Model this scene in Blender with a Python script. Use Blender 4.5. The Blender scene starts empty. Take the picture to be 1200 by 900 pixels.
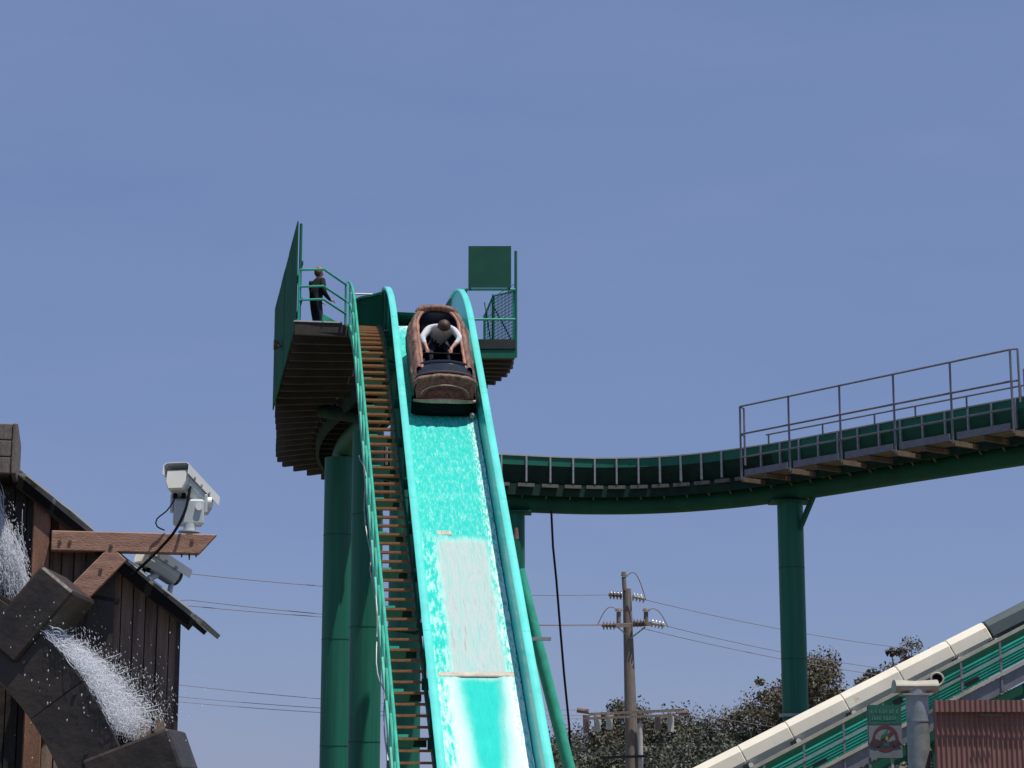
import bpy, math, random
from mathutils import Vector, Matrix, noise
R = math.radians
random.seed(7)
sc = bpy.context.scene
col = sc.collection
V = Vector
Z = V((0, 0, 1))
CZ = 1.7                      # eye height
PITCH = math.atan(0.2)
FPX = 2400.0                  # focal length in photograph pixels (1200 wide)

# ------------------------------------------------------------------ camera
cd = bpy.data.cameras.new('camera'); cam = bpy.data.objects.new('camera', cd); col.objects.link(cam)
cam.location = (0, 0, CZ); cam.rotation_euler = (math.pi / 2 + PITCH, 0, 0)
cd.sensor_width = 36; cd.lens = 72; cd.clip_start = 0.1; cd.clip_end = 4000
sc.camera = cam
# ------------------------------------------------------------------ sky and sun
SUN_EL = R(72)
SUN_AZ = math.atan2(0.76, -0.65)
tosun = V((math.sin(SUN_AZ) * math.cos(SUN_EL), math.cos(SUN_AZ) * math.cos(SUN_EL), math.sin(SUN_EL)))
w = bpy.data.worlds.new('World'); sc.world = w; w.use_nodes = True
nt = w.node_tree; nt.nodes.clear()
sky = nt.nodes.new('ShaderNodeTexSky'); sky.sky_type = 'NISHITA'; sky.sun_disc = False
sky.sun_elevation = SUN_EL; sky.sun_rotation = SUN_AZ
sky.air_density = 1.0; sky.dust_density = 0.3; sky.ozone_density = 2.5; sky.altitude = 100
tint = nt.nodes.new('ShaderNodeMix'); tint.data_type = 'RGBA'; tint.blend_type = 'MULTIPLY'
tint.inputs[0].default_value = 1.0; tint.inputs[7].default_value = (0.92, 0.87, 1.05, 1)
bg = nt.nodes.new('ShaderNodeBackground'); bg.inputs[1].default_value = 0.075
wo = nt.nodes.new('ShaderNodeOutputWorld')
hz_mix = nt.nodes.new('ShaderNodeMix'); hz_mix.data_type = 'RGBA'; hz_mix.inputs[0].default_value = 0.66
hz_mix.inputs[7].default_value = (2.50, 3.68, 6.95, 1)          # even summer haze over the clear-sky model
nt.links.new(sky.outputs[0], tint.inputs[6]); nt.links.new(tint.outputs[2], hz_mix.inputs[6]); skc = nt.nodes.new('ShaderNodeTexCoord'); skm = nt.nodes.new('ShaderNodeMapping'); skm.inputs['Scale'].default_value = (1.2, 1.2, 5.0)
skn = nt.nodes.new('ShaderNodeTexNoise'); skn.inputs['Scale'].default_value = 3.0; skn.inputs['Detail'].default_value = 7; skn.inputs['Roughness'].default_value = 0.6
skr = nt.nodes.new('ShaderNodeMapRange'); skr.inputs[1].default_value = 0.3; skr.inputs[2].default_value = 0.75; skr.inputs[3].default_value = 0.0; skr.inputs[4].default_value = 0.075
cir = nt.nodes.new('ShaderNodeMix'); cir.data_type = 'RGBA'; cir.inputs[7].default_value = (7.0, 7.4, 8.2, 1)      # thin high cirrus veil
nt.links.new(skc.outputs['Generated'], skm.inputs[0]); nt.links.new(skm.outputs[0], skn.inputs['Vector']); nt.links.new(skn.outputs[0], skr.inputs[0])
nt.links.new(skr.outputs[0], cir.inputs[0]); nt.links.new(hz_mix.outputs[2], cir.inputs[6]); nt.links.new(cir.outputs[2], bg.inputs[0]); nt.links.new(bg.outputs[0], wo.inputs[0])
sd = bpy.data.lights.new('sun', 'SUN'); sd.energy = 4.6; sd.angle = R(0.53); sd.color = (1.0, 0.95, 0.86)
sun = bpy.data.objects.new('sun', sd); col.objects.link(sun); sun.location = (0, 0, 60)
sun.rotation_euler = (-tosun).to_track_quat('-Z', 'Y').to_euler()
vs = sc.view_settings; vs.view_transform = 'Standard'; vs.look = 'None'; vs.gamma = 1; vs.use_curve_mapping = False
vs.exposure = 0.0

# ------------------------------------------------------------------ helpers
def P(px, py, Y):
    """world point seen at a photograph pixel, Y metres in front of the camera"""
    u = (px - 600) / FPX; v = (450 - py) / FPX
    c, s = math.cos(PITCH), math.sin(PITCH)
    d = V((u, c - v * s, s + v * c)); t = Y / d.y
    return V((t * d.x, Y, CZ + t * d.z))
def PP(px, py, o, n):
    """the same, on a plane through o with normal n"""
    u = (px - 600) / FPX; v = (450 - py) / FPX
    c, s = math.cos(PITCH), math.sin(PITCH)
    d = V((u, c - v * s, s + v * c)); e = V((0, 0, CZ))
    t = (V(o) - e).dot(n) / d.dot(n)
    return e + d * t

ORG = {}
def thing(name, label, cat, loc=(0, 0, 0), group=None):
    o = bpy.data.objects.new(name, None); col.objects.link(o); o.location = loc
    o.empty_display_size = 0.2
    o['label'] = label; o['category'] = cat
    if group: o['group'] = group
    ORG[o] = V(loc)
    return o
def tag(o, label=None, cat=None, group=None, kind=None):
    if label: o['label'] = label
    if cat: o['category'] = cat
    if group: o['group'] = group
    if kind: o['kind'] = kind
    return o

class MB:
    def __init__(s): s.v = []; s.f = []; s.m = []; s.uv = None
    def add(s, vs, fs, m=0):
        b = len(s.v); s.v += [V(p) for p in vs]
        for f in fs: s.f.append([i + b for i in f]); s.m.append(m)
        return s
    def hexa(s, c, a, b, d, m=0):
        """box: centre c, half vectors a b d"""
        c = V(c); a = V(a); b = V(b); d = V(d)
        if a.cross(b).dot(d) < 0: d = -d
        p = [c - a - b - d, c + a - b - d, c + a + b - d, c - a + b - d, c - a - b + d, c + a - b + d, c + a + b + d, c - a + b + d]
        return s.add(p, [(3, 2, 1, 0), (4, 5, 6, 7), (0, 1, 5, 4), (1, 2, 6, 5), (2, 3, 7, 6), (3, 0, 4, 7)], m)
    def box(s, x0, x1, y0, y1, z0, z1, m=0):
        return s.hexa(((x0 + x1) / 2, (y0 + y1) / 2, (z0 + z1) / 2), ((x1 - x0) / 2, 0, 0), (0, (y1 - y0) / 2, 0), (0, 0, (z1 - z0) / 2), m)
    def bar(s, p, q, wd, h, up=Z, m=0):
        p = V(p); q = V(q); t = (q - p); L = t.length
        if L < 1e-6: return s
        t /= L; r = t.cross(V(up))
        if r.length < 1e-4: r = t.cross(V((1, 0, 0)))
        r.normalize(); u = r.cross(t).normalized()
        return s.hexa((p + q) / 2, t * L / 2, r * wd / 2, u * h / 2, m)
    def tube(s, pts, r, n=10, m=0, caps=True):
        pts = [V(p) for p in pts]; k = len(pts)
        rr = r if isinstance(r, (list, tuple)) else [r] * k
        t0 = (pts[1] - pts[0]).normalized()
        a = t0.cross(Z)
        if a.length < 1e-3: a = t0.cross(V((1, 0, 0)))
        a.normalize(); vs = []; fs = []
        for i in range(k):
            t = (pts[min(i + 1, k - 1)] - pts[max(i - 1, 0)])
            if t.length < 1e-9: t = t0
            t.normalize(); a = (a - t * a.dot(t)).normalized(); b = t.cross(a)
            for j in range(n):
                an = 2 * math.pi * j / n
                vs.append(pts[i] + (a * math.cos(an) + b * math.sin(an)) * rr[i])
        for i in range(k - 1):
            for j in range(n):
                j2 = (j + 1) % n
                fs.append((i * n + j, i * n + j2, (i + 1) * n + j2, (i + 1) * n + j))
        if caps:
            fs.append(tuple(range(n - 1, -1, -1))); fs.append(tuple(range((k - 1) * n, k * n)))
        return s.add(vs, fs, m)
    def loft(s, rings, closed=True, caps=True, m=0):
        n = len(rings[0]); vs = [p for r in rings for p in r]; fs = []
        for i in range(len(rings) - 1):
            for j in range(n if closed else n - 1):
                j2 = (j + 1) % n
                fs.append((i * n + j, i * n + j2, (i + 1) * n + j2, (i + 1) * n + j))
        if caps and closed:
            fs.append(tuple(range(n - 1, -1, -1))); fs.append(tuple(range((len(rings) - 1) * n, len(rings) * n)))
        return s.add(vs, fs, m)
    def prism(s, poly, vec, m=0):
        poly = [V(p) for p in poly]; vec = V(vec)
        return s.loft([poly, [p + vec for p in poly]], m=m)
    def build(s, name, mat, parent=None, smooth=False, bev=0, org=None, fix=True):
        o0 = V(org) if org is not None else (ORG[parent] if parent else V((0, 0, 0)))
        me = bpy.data.meshes.new(name)
        me.from_pydata([p - o0 for p in s.v], [], s.f)
        mats = mat if isinstance(mat, (list, tuple)) else [mat]
        for x in mats: me.materials.append(x)
        if len(mats) > 1:
            for p, mi in zip(me.polygons, s.m): p.material_index = mi
        if fix:
            import bmesh
            bm = bmesh.new(); bm.from_mesh(me); bmesh.ops.recalc_face_normals(bm, faces=bm.faces); bm.to_mesh(me); bm.free()
        if smooth:
            for p in me.polygons: p.use_smooth = True
        if smooth == 'auto':
            me.set_sharp_from_angle(angle=R(40))
        o = bpy.data.objects.new(name, me); col.objects.link(o)
        if parent:
            o.parent = parent; ORG[o] = o0
        else:
            o.location = o0; ORG[o] = o0
        if bev:
            b = o.modifiers.new('bevel', 'BEVEL'); b.width = bev; b.segments = 1; b.limit_method = 'ANGLE'; b.angle_limit = R(40)
        return o
def inst(me, name, parent, loc, M3=None):
    """place shared mesh as a part; loc in world space, M3 a 3x3 matrix"""
    o = bpy.data.objects.new(name, me); col.objects.link(o); o.parent = parent
    M = (M3.to_4x4() if M3 is not None else Matrix.Identity(4)); M.translation = V(loc) - ORG[parent]
    o.matrix_local = M
    return o
def frame3(x, y, z):
    return Matrix((x, y, z)).transposed()
def meshonly(mb, name, mat, bev=0):
    o = mb.build(name, mat); me = o.data; bpy.data.objects.remove(o); return me
def catmull(pts, step):
    pts = [V(p) for p in pts]; out = []
    e = [pts[0] * 2 - pts[1]] + pts + [pts[-1] * 2 - pts[-2]]
    for i in range(1, len(e) - 2):
        p0, p1, p2, p3 = e[i - 1:i + 3]
        for k in range(12):
            t = k / 12
            out.append(0.5 * ((2 * p1) + (p2 - p0) * t + (2 * p0 - 5 * p1 + 4 * p2 - p3) * t * t + (3 * p1 - p0 - 3 * p2 + p3) * t ** 3))
    out.append(pts[-1])
    # resample evenly
    res = [out[0]]; acc = 0; prev = out[0]
    for q in out[1:]:
        while (q - prev).length + acc >= step:
            d = (q - prev); f = (step - acc) / d.length
            prev = prev + d * f; res.append(prev.copy()); acc = 0
        acc += (q - prev).length; prev = q
    return res

# ------------------------------------------------------------------ materials
def mk(name, c, rough=0.5, var=0.15, scale=3.0, metal=0.0, bump=0.0, bscale=30.0, c2=None, stretch=(1, 1, 1), spec=0.5, c3=None, dirt=0.0, coat=0.0):
    m = bpy.data.materials.new(name); m.use_nodes = True; t = m.node_tree; N = t.nodes; L = t.links
    b = N['Principled BSDF']; b.inputs['Roughness'].default_value = rough; b.inputs['Metallic'].default_value = metal
    b.inputs['Specular IOR Level'].default_value = spec; b.inputs['Coat Weight'].default_value = coat
    tc = N.new('ShaderNodeTexCoord'); mp = N.new('ShaderNodeMapping'); mp.inputs['Scale'].default_value = stretch
    L.new(tc.outputs['Object'], mp.inputs[0])
    n1 = N.new('ShaderNodeTexNoise'); n1.inputs['Scale'].default_value = scale; n1.inputs['Detail'].default_value = 6; n1.inputs['Roughness'].default_value = 0.65
    L.new(mp.outputs[0], n1.inputs['Vector'])
    cr = N.new('ShaderNodeValToRGB'); e = cr.color_ramp.elements
    a = c2 if c2 else tuple(x * (1 - var) for x in c); d = c if c2 else tuple(min(1, x * (1 + var)) for x in c)
    e[0].position = 0.33; e[0].color = (*a, 1); e[1].position = 0.67; e[1].color = (*d, 1)
    L.new(n1.outputs[0], cr.inputs[0]); last = cr.outputs[0]
    if c3 is not None:                      # a second tone in patches (rust, moss, water stains)
        n2 = N.new('ShaderNodeTexNoise'); n2.inputs['Scale'].default_value = scale * 2.3; n2.inputs['Detail'].default_value = 8; n2.inputs['Roughness'].default_value = 0.7
        L.new(mp.outputs[0], n2.inputs['Vector'])
        r2 = N.new('ShaderNodeValToRGB'); r2.color_ramp.elements[0].position = 0.62 - dirt; r2.color_ramp.elements[1].position = 0.74 - dirt * 0.7
        L.new(n2.outputs[0], r2.inputs[0])
        mx = N.new('ShaderNodeMix'); mx.data_type = 'RGBA'; mx.inputs[7].default_value = (*c3, 1)
        L.new(r2.outputs[0], mx.inputs[0]); L.new(last, mx.inputs[6]); last = mx.outputs[2]
    L.new(last, b.inputs['Base Color'])
    rr = N.new('ShaderNodeMapRange'); rr.inputs[3].default_value = max(0.03, rough - 0.12); rr.inputs[4].default_value = min(1, rough + 0.12)
    L.new(n1.outputs[0], rr.inputs[0]); L.new(rr.outputs[0], b.inputs['Roughness'])
    if bump:
        n3 = N.new('ShaderNodeTexNoise'); n3.inputs['Scale'].default_value = bscale; n3.inputs['Detail'].default_value = 5
        L.new(mp.outputs[0], n3.inputs['Vector'])
        bp = N.new('ShaderNodeBump'); bp.inputs['Strength'].default_value = bump; bp.inputs['Distance'].default_value = 0.02
        L.new(n3.outputs[0], bp.inputs['Height']); L.new(bp.outputs[0], b.inputs['Normal'])
    return m
M = {}
M['green'] = mk('green_paint', (0.010, 0.130, 0.082), 0.5, 0.2, 1.2, c3=(0.013, 0.10, 0.066), dirt=0.05, bump=0.05, spec=0.35)
M['dkgreen'] = mk('dark_green_paint', (0.008, 0.082, 0.052), 0.65, 0.2, 1.5, bump=0.04, spec=0.3)
M['colgreen'] = mk('streaked_column_paint', (0.010, 0.130, 0.082), 0.5, 0.25, 1.6, c3=(0.020, 0.085, 0.060), dirt=0.07, bump=0.05, spec=0.35, stretch=(3, 3, 0.12))
M['outr'] = mk('shade_dark_green', (0.012, 0.035, 0.026), 0.8, 0.3, 2, spec=0.2)  # green taken near black: underside shade put into the colour
M['screen'] = mk('screen_green_paint', (0.008, 0.095, 0.05), 0.8, 0.25, 1.5, bump=0.04, spec=0.12)
M['rail'] = mk('rail_green_paint', (0.045, 0.40, 0.27), 0.42, 0.2, 4, c3=(0.06, 0.22, 0.16), dirt=0.02)
M['teal'] = mk('chute_teal_gelcoat', (0.018, 0.46, 0.42), 0.3, 0.12, 0.9, c3=(0.05, 0.38, 0.36), dirt=0.05, coat=0.2)
M['lip'] = mk('chute_lip_gelcoat', (0.12, 0.66, 0.59), 0.3, 0.1, 1.3, c3=(0.25, 0.62, 0.56), dirt=0.03)
M['wood'] = mk('stair_tread_wood', (0.40, 0.20, 0.085), 0.8, 0.3, 5, c2=(0.24, 0.11, 0.05), stretch=(2, 9, 9), bump=0.2)
M['grey'] = mk('galvanised_steel', (0.30, 0.32, 0.33), 0.5, 0.2, 5, metal=0.35)
M['steel'] = mk('grey_railing_paint', (0.18, 0.18, 0.21), 0.5, 0.2, 5, metal=0.2)
M['dark'] = mk('dark_steel', (0.022, 0.026, 0.026), 0.6, 0.3, 3)
M['shadedark'] = mk('shade_dark_joist', (0.040, 0.033, 0.030), 0.85, 0.3, 3, bump=0.15)  # near-black base colour carries the shade beneath the decks
M['joistgrey'] = mk('dull_joist_steel', (0.13, 0.125, 0.11), 0.7, 0.25, 3)
M['deck'] = mk('weathered_deck', (0.13, 0.09, 0.07), 0.85, 0.3, 3, bump=0.15)
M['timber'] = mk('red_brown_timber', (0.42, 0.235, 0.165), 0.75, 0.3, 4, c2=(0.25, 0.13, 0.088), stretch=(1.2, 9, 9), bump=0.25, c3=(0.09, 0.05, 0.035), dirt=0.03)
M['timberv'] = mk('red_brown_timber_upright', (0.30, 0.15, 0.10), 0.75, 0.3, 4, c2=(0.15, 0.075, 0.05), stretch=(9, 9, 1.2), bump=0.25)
M['wet'] = mk('wet_black_timber', (0.048, 0.033, 0.024), 0.5, 0.35, 6, c2=(0.016, 0.0125, 0.010), bump=0.3, bscale=18, c3=(0.06, 0.055, 0.05), dirt=0.0)
M['greywood'] = mk('grey_weathered_timber', (0.20, 0.165, 0.15), 0.85, 0.3, 5, c2=(0.11, 0.085, 0.075), stretch=(6, 6, 1.2), bump=0.3)
M['slat'] = mk('weathered_wall_board', (0.33, 0.235, 0.185), 0.85, 0.3, 3, c2=(0.12, 0.085, 0.068), stretch=(9, 9, 0.7), bump=0.3, c3=(0.26, 0.22, 0.19), dirt=0.02)
M['roof'] = mk('grey_shingle', (0.20, 0.20, 0.18), 0.9, 0.3, 8, bump=0.4)
M['cream'] = mk('cream_housing_paint', (0.72, 0.71, 0.64), 0.4, 0.06, 5, c3=(0.55, 0.52, 0.43), dirt=-0.02)
M['pale'] = mk('pale_blue_grey_housing', (0.48, 0.53, 0.55), 0.4, 0.08, 6)
M['white'] = mk('white_paint', (0.78, 0.78, 0.76), 0.4, 0.05, 5)
M['rubber'] = mk('black_rubber', (0.006, 0.0055, 0.0055), 0.75, 0.2, 5, spec=0.12)
M['cover'] = mk('cream_fibreglass_cover', (0.80, 0.735, 0.60), 0.5, 0.05, 1.5, c3=(0.62, 0.48, 0.33), dirt=0.02)
M['coverlow'] = mk('stained_trough_side', (0.50, 0.42, 0.35), 0.7, 0.2, 2, c3=(0.30, 0.20, 0.13), dirt=0.06)
M['greypipe'] = mk('dark_grey_green_cover', (0.075, 0.10, 0.10), 0.5, 0.1, 2)
M['slatteal'] = mk('lift_slat_teal', (0.03, 0.52, 0.38), 0.45, 0.2, 2, c3=(0.05, 0.25, 0.2), dirt=0.03)
M['beigerail'] = mk('beige_weathered_rail', (0.42, 0.39, 0.32), 0.6, 0.2, 3)
M['corr'] = mk('rust_red_corrugated_steel', (0.25, 0.12, 0.105), 0.6, 0.2, 3, c2=(0.17, 0.078, 0.07), stretch=(1, 1, 0.4), c3=(0.30, 0.17, 0.14), dirt=0.02)
M['polewood'] = mk('utility_pole_wood', (0.21, 0.175, 0.15), 0.9, 0.25, 3, stretch=(4, 4, 0.5), bump=0.3, c3=(0.11, 0.07, 0.05), dirt=0.03)
M['porc'] = mk('brown_porcelain', (0.20, 0.14, 0.12), 0.25, 0.2, 5)
M['porclt'] = mk('grey_porcelain', (0.52, 0.50, 0.48), 0.25, 0.15, 5)
M['wire'] = mk('weathered_wire', (0.24, 0.19, 0.20), 0.7, 0.1, 2)
M['bark'] = mk('log_bark_fibreglass', (0.33, 0.155, 0.10), 0.6, 0.3, 3.2, c2=(0.045, 0.024, 0.020), stretch=(3, 1.4, 1.4), bump=0.8, bscale=16, c3=(0.40, 0.29, 0.22), dirt=0.0)
M['logrim'] = mk('log_inner_rim', (0.40, 0.19, 0.12), 0.5, 0.25, 5, c2=(0.26, 0.11, 0.07), coat=0.3)
M['logend'] = mk('log_cut_end', (0.42, 0.12, 0.085), 0.7, 0.3, 14, c2=(0.11, 0.032, 0.028), c3=(0.46, 0.36, 0.29), dirt=0.02, bump=0.3)
M['ledge'] = mk('worn_ledge', (0.62, 0.44, 0.30), 0.4, 0.3, 8, c2=(0.35, 0.20, 0.12))
M['navy'] = mk('navy_vinyl_seat', (0.010, 0.013, 0.035), 0.3, 0.2, 4)
M['blackgloss'] = mk('black_gloss_cowl', (0.012, 0.013, 0.015), 0.18, 0.2, 4, coat=0.4)
M['skin'] = mk('skin', (0.52, 0.28, 0.20), 0.55, 0.08, 8)
M['whiteshirt'] = mk('white_cotton', (0.66, 0.66, 0.70), 0.9, 0.08, 12, bump=0.3, bscale=18)
M['black'] = mk('black_cloth', (0.009, 0.009, 0.012), 0.9, 0.25, 10, bump=0.2)
M['denim'] = mk('dark_blue_trousers', (0.022, 0.028, 0.045), 0.9, 0.2, 10)
M['hairdk'] = mk('dark_brown_hair', (0.060, 0.026, 0.016), 0.5, 0.4, 14, stretch=(1, 1, 6), bump=0.4)
M['hairred'] = mk('auburn_hair', (0.26, 0.085, 0.04), 0.5, 0.3, 14, stretch=(1, 1, 4), bump=0.4)
M['shoe'] = mk('shoe_leather', (0.03, 0.025, 0.02), 0.5, 0.2, 8)
M['trunk'] = mk('tree_bark', (0.16, 0.12, 0.095), 0.9, 0.3, 4, bump=0.3)
M['ground'] = mk('dry_grass_and_dirt', (0.17, 0.15, 0.10), 0.95, 0.25, 0.15, c2=(0.10, 0.11, 0.055), bump=0.3)
M['path'] = mk('asphalt', (0.055, 0.055, 0.058), 0.9, 0.2, 2, bump=0.2, bscale=80)
M['conc'] = mk('concrete', (0.36, 0.34, 0.31), 0.9, 0.15, 2, bump=0.2)
M['signgreen'] = mk('sign_green', (0.02, 0.11, 0.075), 0.5, 0.15, 8)
M['signwhite'] = mk('sign_white', (0.17, 0.20, 0.21), 0.5, 0.1, 9)
M['signlet'] = mk('sign_faded_lettering', (0.06, 0.19, 0.14), 0.5, 0.2, 9)
M['signred'] = mk('sign_red', (0.13, 0.03, 0.035), 0.5, 0.2, 9)
M['signdark'] = mk('sign_dark_red_brown', (0.055, 0.03, 0.035), 0.5, 0.3, 9)
M['signyel'] = mk('sign_ochre', (0.30, 0.24, 0.05), 0.5, 0.2, 9)
M['rustbolt'] = mk('rusty_bolt', (0.11, 0.065, 0.045), 0.7, 0.3, 20)
M['mattblack'] = mk('matt_black_board', (0.014, 0.012, 0.011), 0.9, 0.3, 5, spec=0.1)  # matt black for the barge board and soffit
M['amber'] = mk('brown_enamel', (0.20, 0.115, 0.09), 0.5, 0.2, 9)
M['rust'] = mk('rusty_sealant', (0.50, 0.44, 0.37), 0.7, 0.2, 9)

def leafmat(name, c, c2):
    m = mk(name, c, 0.6, 0.2, 0.6, c2=c2)
    b = m.node_tree.nodes['Principled BSDF']; b.inputs['Transmission Weight'].default_value = 0.0
    return m
M['leafA'] = leafmat('dark_olive_leaves', (0.095, 0.098, 0.066), (0.050, 0.058, 0.040))
M['leafB'] = leafmat('brown_green_leaves', (0.135, 0.112, 0.070), (0.070, 0.068, 0.042))
M['leafC'] = leafmat('grey_green_leaves', (0.125, 0.118, 0.082), (0.066, 0.070, 0.048))

# ================================================================== GROUND
def grid_ground():
    # one sheet to the horizon with a pit for the water wheel
    xs = [-900, -200, -60, -4.6, -0.9, 60, 200, 900]; ys = [-200, -30, 7.9, 9.45, 60, 200, 900, 1600]
    g = MB(); vs = [(x, y, 0) for y in ys for x in xs]; n = len(xs); fs = []
    for j in range(len(ys) - 1):
        for i in range(n - 1):
            if xs[i] == -4.6 and ys[j] == 7.9: continue
            fs.append((j * n + i, j * n + i + 1, (j + 1) * n + i + 1, (j + 1) * n + i))
    g.add(vs, fs)
    o = g.build('ground', M['ground'], fix=False); o['kind'] = 'structure'
    p = MB(); x0, x1, y0, y1, zb = -4.6, -0.9, 7.9, 9.45, -1.1
    p.add([(x0, y0, zb), (x1, y0, zb), (x1, y1, zb), (x0, y1, zb), (x0, y0, 0), (x1, y0, 0), (x1, y1, 0), (x0, y1, 0)],
          [(0, 1, 2, 3), (0, 4, 5, 1), (1, 5, 6, 2), (2, 6, 7, 3), (3, 7, 4, 0)])
    o = p.build('wheel_pit', M['conc'], fix=False); o['kind'] = 'structure'
    f = MB(); f.box(-14, 3.2, 1.5, 7.6, 0.0, 0.006)
    o = f.build('path', M['path']); o['kind'] = 'structure'
grid_ground()

# ================================================================== DROP CHUTE
A = math.atan(0.85); RC = 6.5; D1 = 45.0
ZR = 0.41
zD1 = ZR + 0.85 * (D1 - 33.1); DE = D1 + RC * math.sin(A); zE = zD1 + RC * (1 - math.cos(A))
RB = 4.0; DB = 33.05; zDB = ZR + 0.85 * (DB - 33.1); DF = DB - RB * math.sin(A); zF = zDB - RB * (1 - math.cos(A))
def lipz(D):
    if D > D1:
        return CZ + zE - (RC - math.sqrt(max(0, RC * RC - (DE - D) ** 2)))
    if D < DF: return CZ + zF
    if D < DB: return CZ + zF + (RB - math.sqrt(RB * RB - (D - DF) ** 2))
    return CZ + ZR + 0.85 * (D - 33.1)
def chx(D): return -0.25 - 0.129 * (D - 33.1)
def wallh(D): return 0.85 + 0.30 * max(0, min(1, (D - 45) / 4.2))
TH = math.atan(0.129)
LAT = V((math.cos(TH), math.sin(TH), 0)); FWD = V((-math.sin(TH), math.cos(TH), 0))
def cp(D, u, v):
    """chute point: u across, v above the lip"""
    return V((chx(D), D, lipz(D))) + LAT * u + Z * v
FH = 0.76
chute = thing('drop_chute', 'steep turquoise log flume drop chute with foaming water running down it', 'flume chute', (chx(26), 26, 0))
def frange(a, b, n): return [a + (b - a) * i / n for i in range(n + 1)]
cuts = [24.0, 27.5, 30.4, 33.05, 35.9, 39.2, 42.4, 45.0, 47.2, DE]
for a, b in zip(cuts[:-1], cuts[1:]):
    n = 3 if a in (24.0, 27.5, 33.05, 35.9, 39.2, 42.4) else 10
    ds = frange(a + 0.004, b - 0.004 if b < DE else b, n)
    mb = MB(); mb.loft([[cp(d, -FH - .05, -wallh(d) - .06), cp(d, FH + .05, -wallh(d) - .06), cp(d, FH + .05, -wallh(d)), cp(d, -FH - .05, -wallh(d))] for d in ds])
    mb.build('floor_panel', M['teal'], chute, smooth='auto')
    for sg in (-1, 1):
        mb = MB(); mb.loft([[cp(d, sg * (FH + .002), -wallh(d) + .002), cp(d, sg * .845, -.05), cp(d, sg * .895, -.05), cp(d, sg * (FH + .06), -wallh(d) - .04)] for d in ds])
        mb.build('side_wall', M['teal'], chute, smooth='auto')
        mb = MB(); mb.loft([[cp(d, sg * .80, -.05), cp(d, sg * .795, -.02), cp(d, sg * .815, 0), cp(d, sg * .925, 0), cp(d, sg * .945, -.02), cp(d, sg * .94, -.08), cp(d, sg * .90, -.08), cp(d, sg * .90, -.046)] for d in ds])
        mb.build('lip', M['lip'], chute, smooth='auto')
# flared wing wall where the channel swings in from the left
wing = catmull([cp(47.9, -.90, 0), V((-3.17, 48.75, cp(48.75, 0, 0).z)), V((-3.42, 49.12, CZ + zE)), V((-3.72, 49.32, CZ + zE - .01)), V((-3.93, 49.62, CZ + zE - .06)), V((-4.0, 50.2, CZ + zE - .12)), V((-4.02, 51.2, CZ + zE - .16))], .12)
wrings = []; lrings = []
for k, p in enumerate(wing):
    t = (wing[min(k + 1, len(wing) - 1)] - wing[max(k - 1, 0)]); t.z = 0; t.normalize(); nn_ = V((t.y, -t.x, 0))
    if nn_.x < 0: nn_ = -nn_
    wrings.append([p - Z * .04, p + nn_ * .05 - Z * .04, p + nn_ * .05 - Z * .95, p - Z * .95])
    lrings.append([p - nn_ * .05 - Z * .045, p - nn_ * .05 + Z * .004, p + nn_ * .09 + Z * .004, p + nn_ * .09 - Z * .045])
mb = MB(); mb.loft(wrings); mb.build('wing_wall', M['green'], chute, smooth='auto')
mb = MB(); mb.loft(lrings); mb.build('wing_lip', M['rail'], chute, smooth='auto')
mb = MB(); mb.tube([p - Z * .86 - V((0, .03, 0)) for p in wing[6:]], .05, 8); mb.build('wing_flange', M['dkgreen'], chute, smooth='auto')
# outside ribs and underside cross beams
d = 31.0
while d < 48.8:
    for sg in (-1, 1):
        rb = MB(); rb.hexa(cp(d, sg * .90, -.085 - (wallh(d) - .08) / 2), LAT * .025, FWD * .03, Z * ((wallh(d) - .08) / 2)); rb.build('rib', M['dkgreen'], chute)
    cb = MB(); cb.hexa(cp(d, 0, -wallh(d) - .165), LAT * .95, FWD * .05, Z * .1); cb.build('cross_beam', M['dkgreen'], chute)
    d += 1.25
for sg in (-1, 1):     # long girders under the chute
    g = MB(); ds = frange(31.0, 48.9, 24)
    g.loft([[cp(d, sg * .55 - .09, -wallh(d) - .70), cp(d, sg * .55 + .09, -wallh(d) - .70), cp(d, sg * .55 + .09, -wallh(d) - .27), cp(d, sg * .55 - .09, -wallh(d) - .27)] for d in ds])
    g.build('girder', M['dkgreen'], chute)
# sealant strip across the joint and the rusty patches beside it
def fl(D, u, dv=0): return cp(D, u, -wallh(D) + dv)
s = MB(); s.loft([[fl(d, -.66, .045), fl(d, .70, .045), fl(d, .70, .075), fl(d, -.66, .065)] for d in (35.90, 35.985)]); s.build('joint_strip', M['rust'], chute)
s = MB(); s.loft([[fl(d, -.40, .05), fl(d, -.12, .05), fl(d, -.12, .082), fl(d, -.40, .082)] for d in (39.28, 39.38)]); s.build('joint_strip', M['rust'], chute)
# the bracket that sticks out of the right wall
p0 = cp(36.05, .90, -.25); s = MB(); s.bar(p0, p0 + V((.42, .05, 0)), .09, .06); s.build('bracket', M['grey'], chute)

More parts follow.
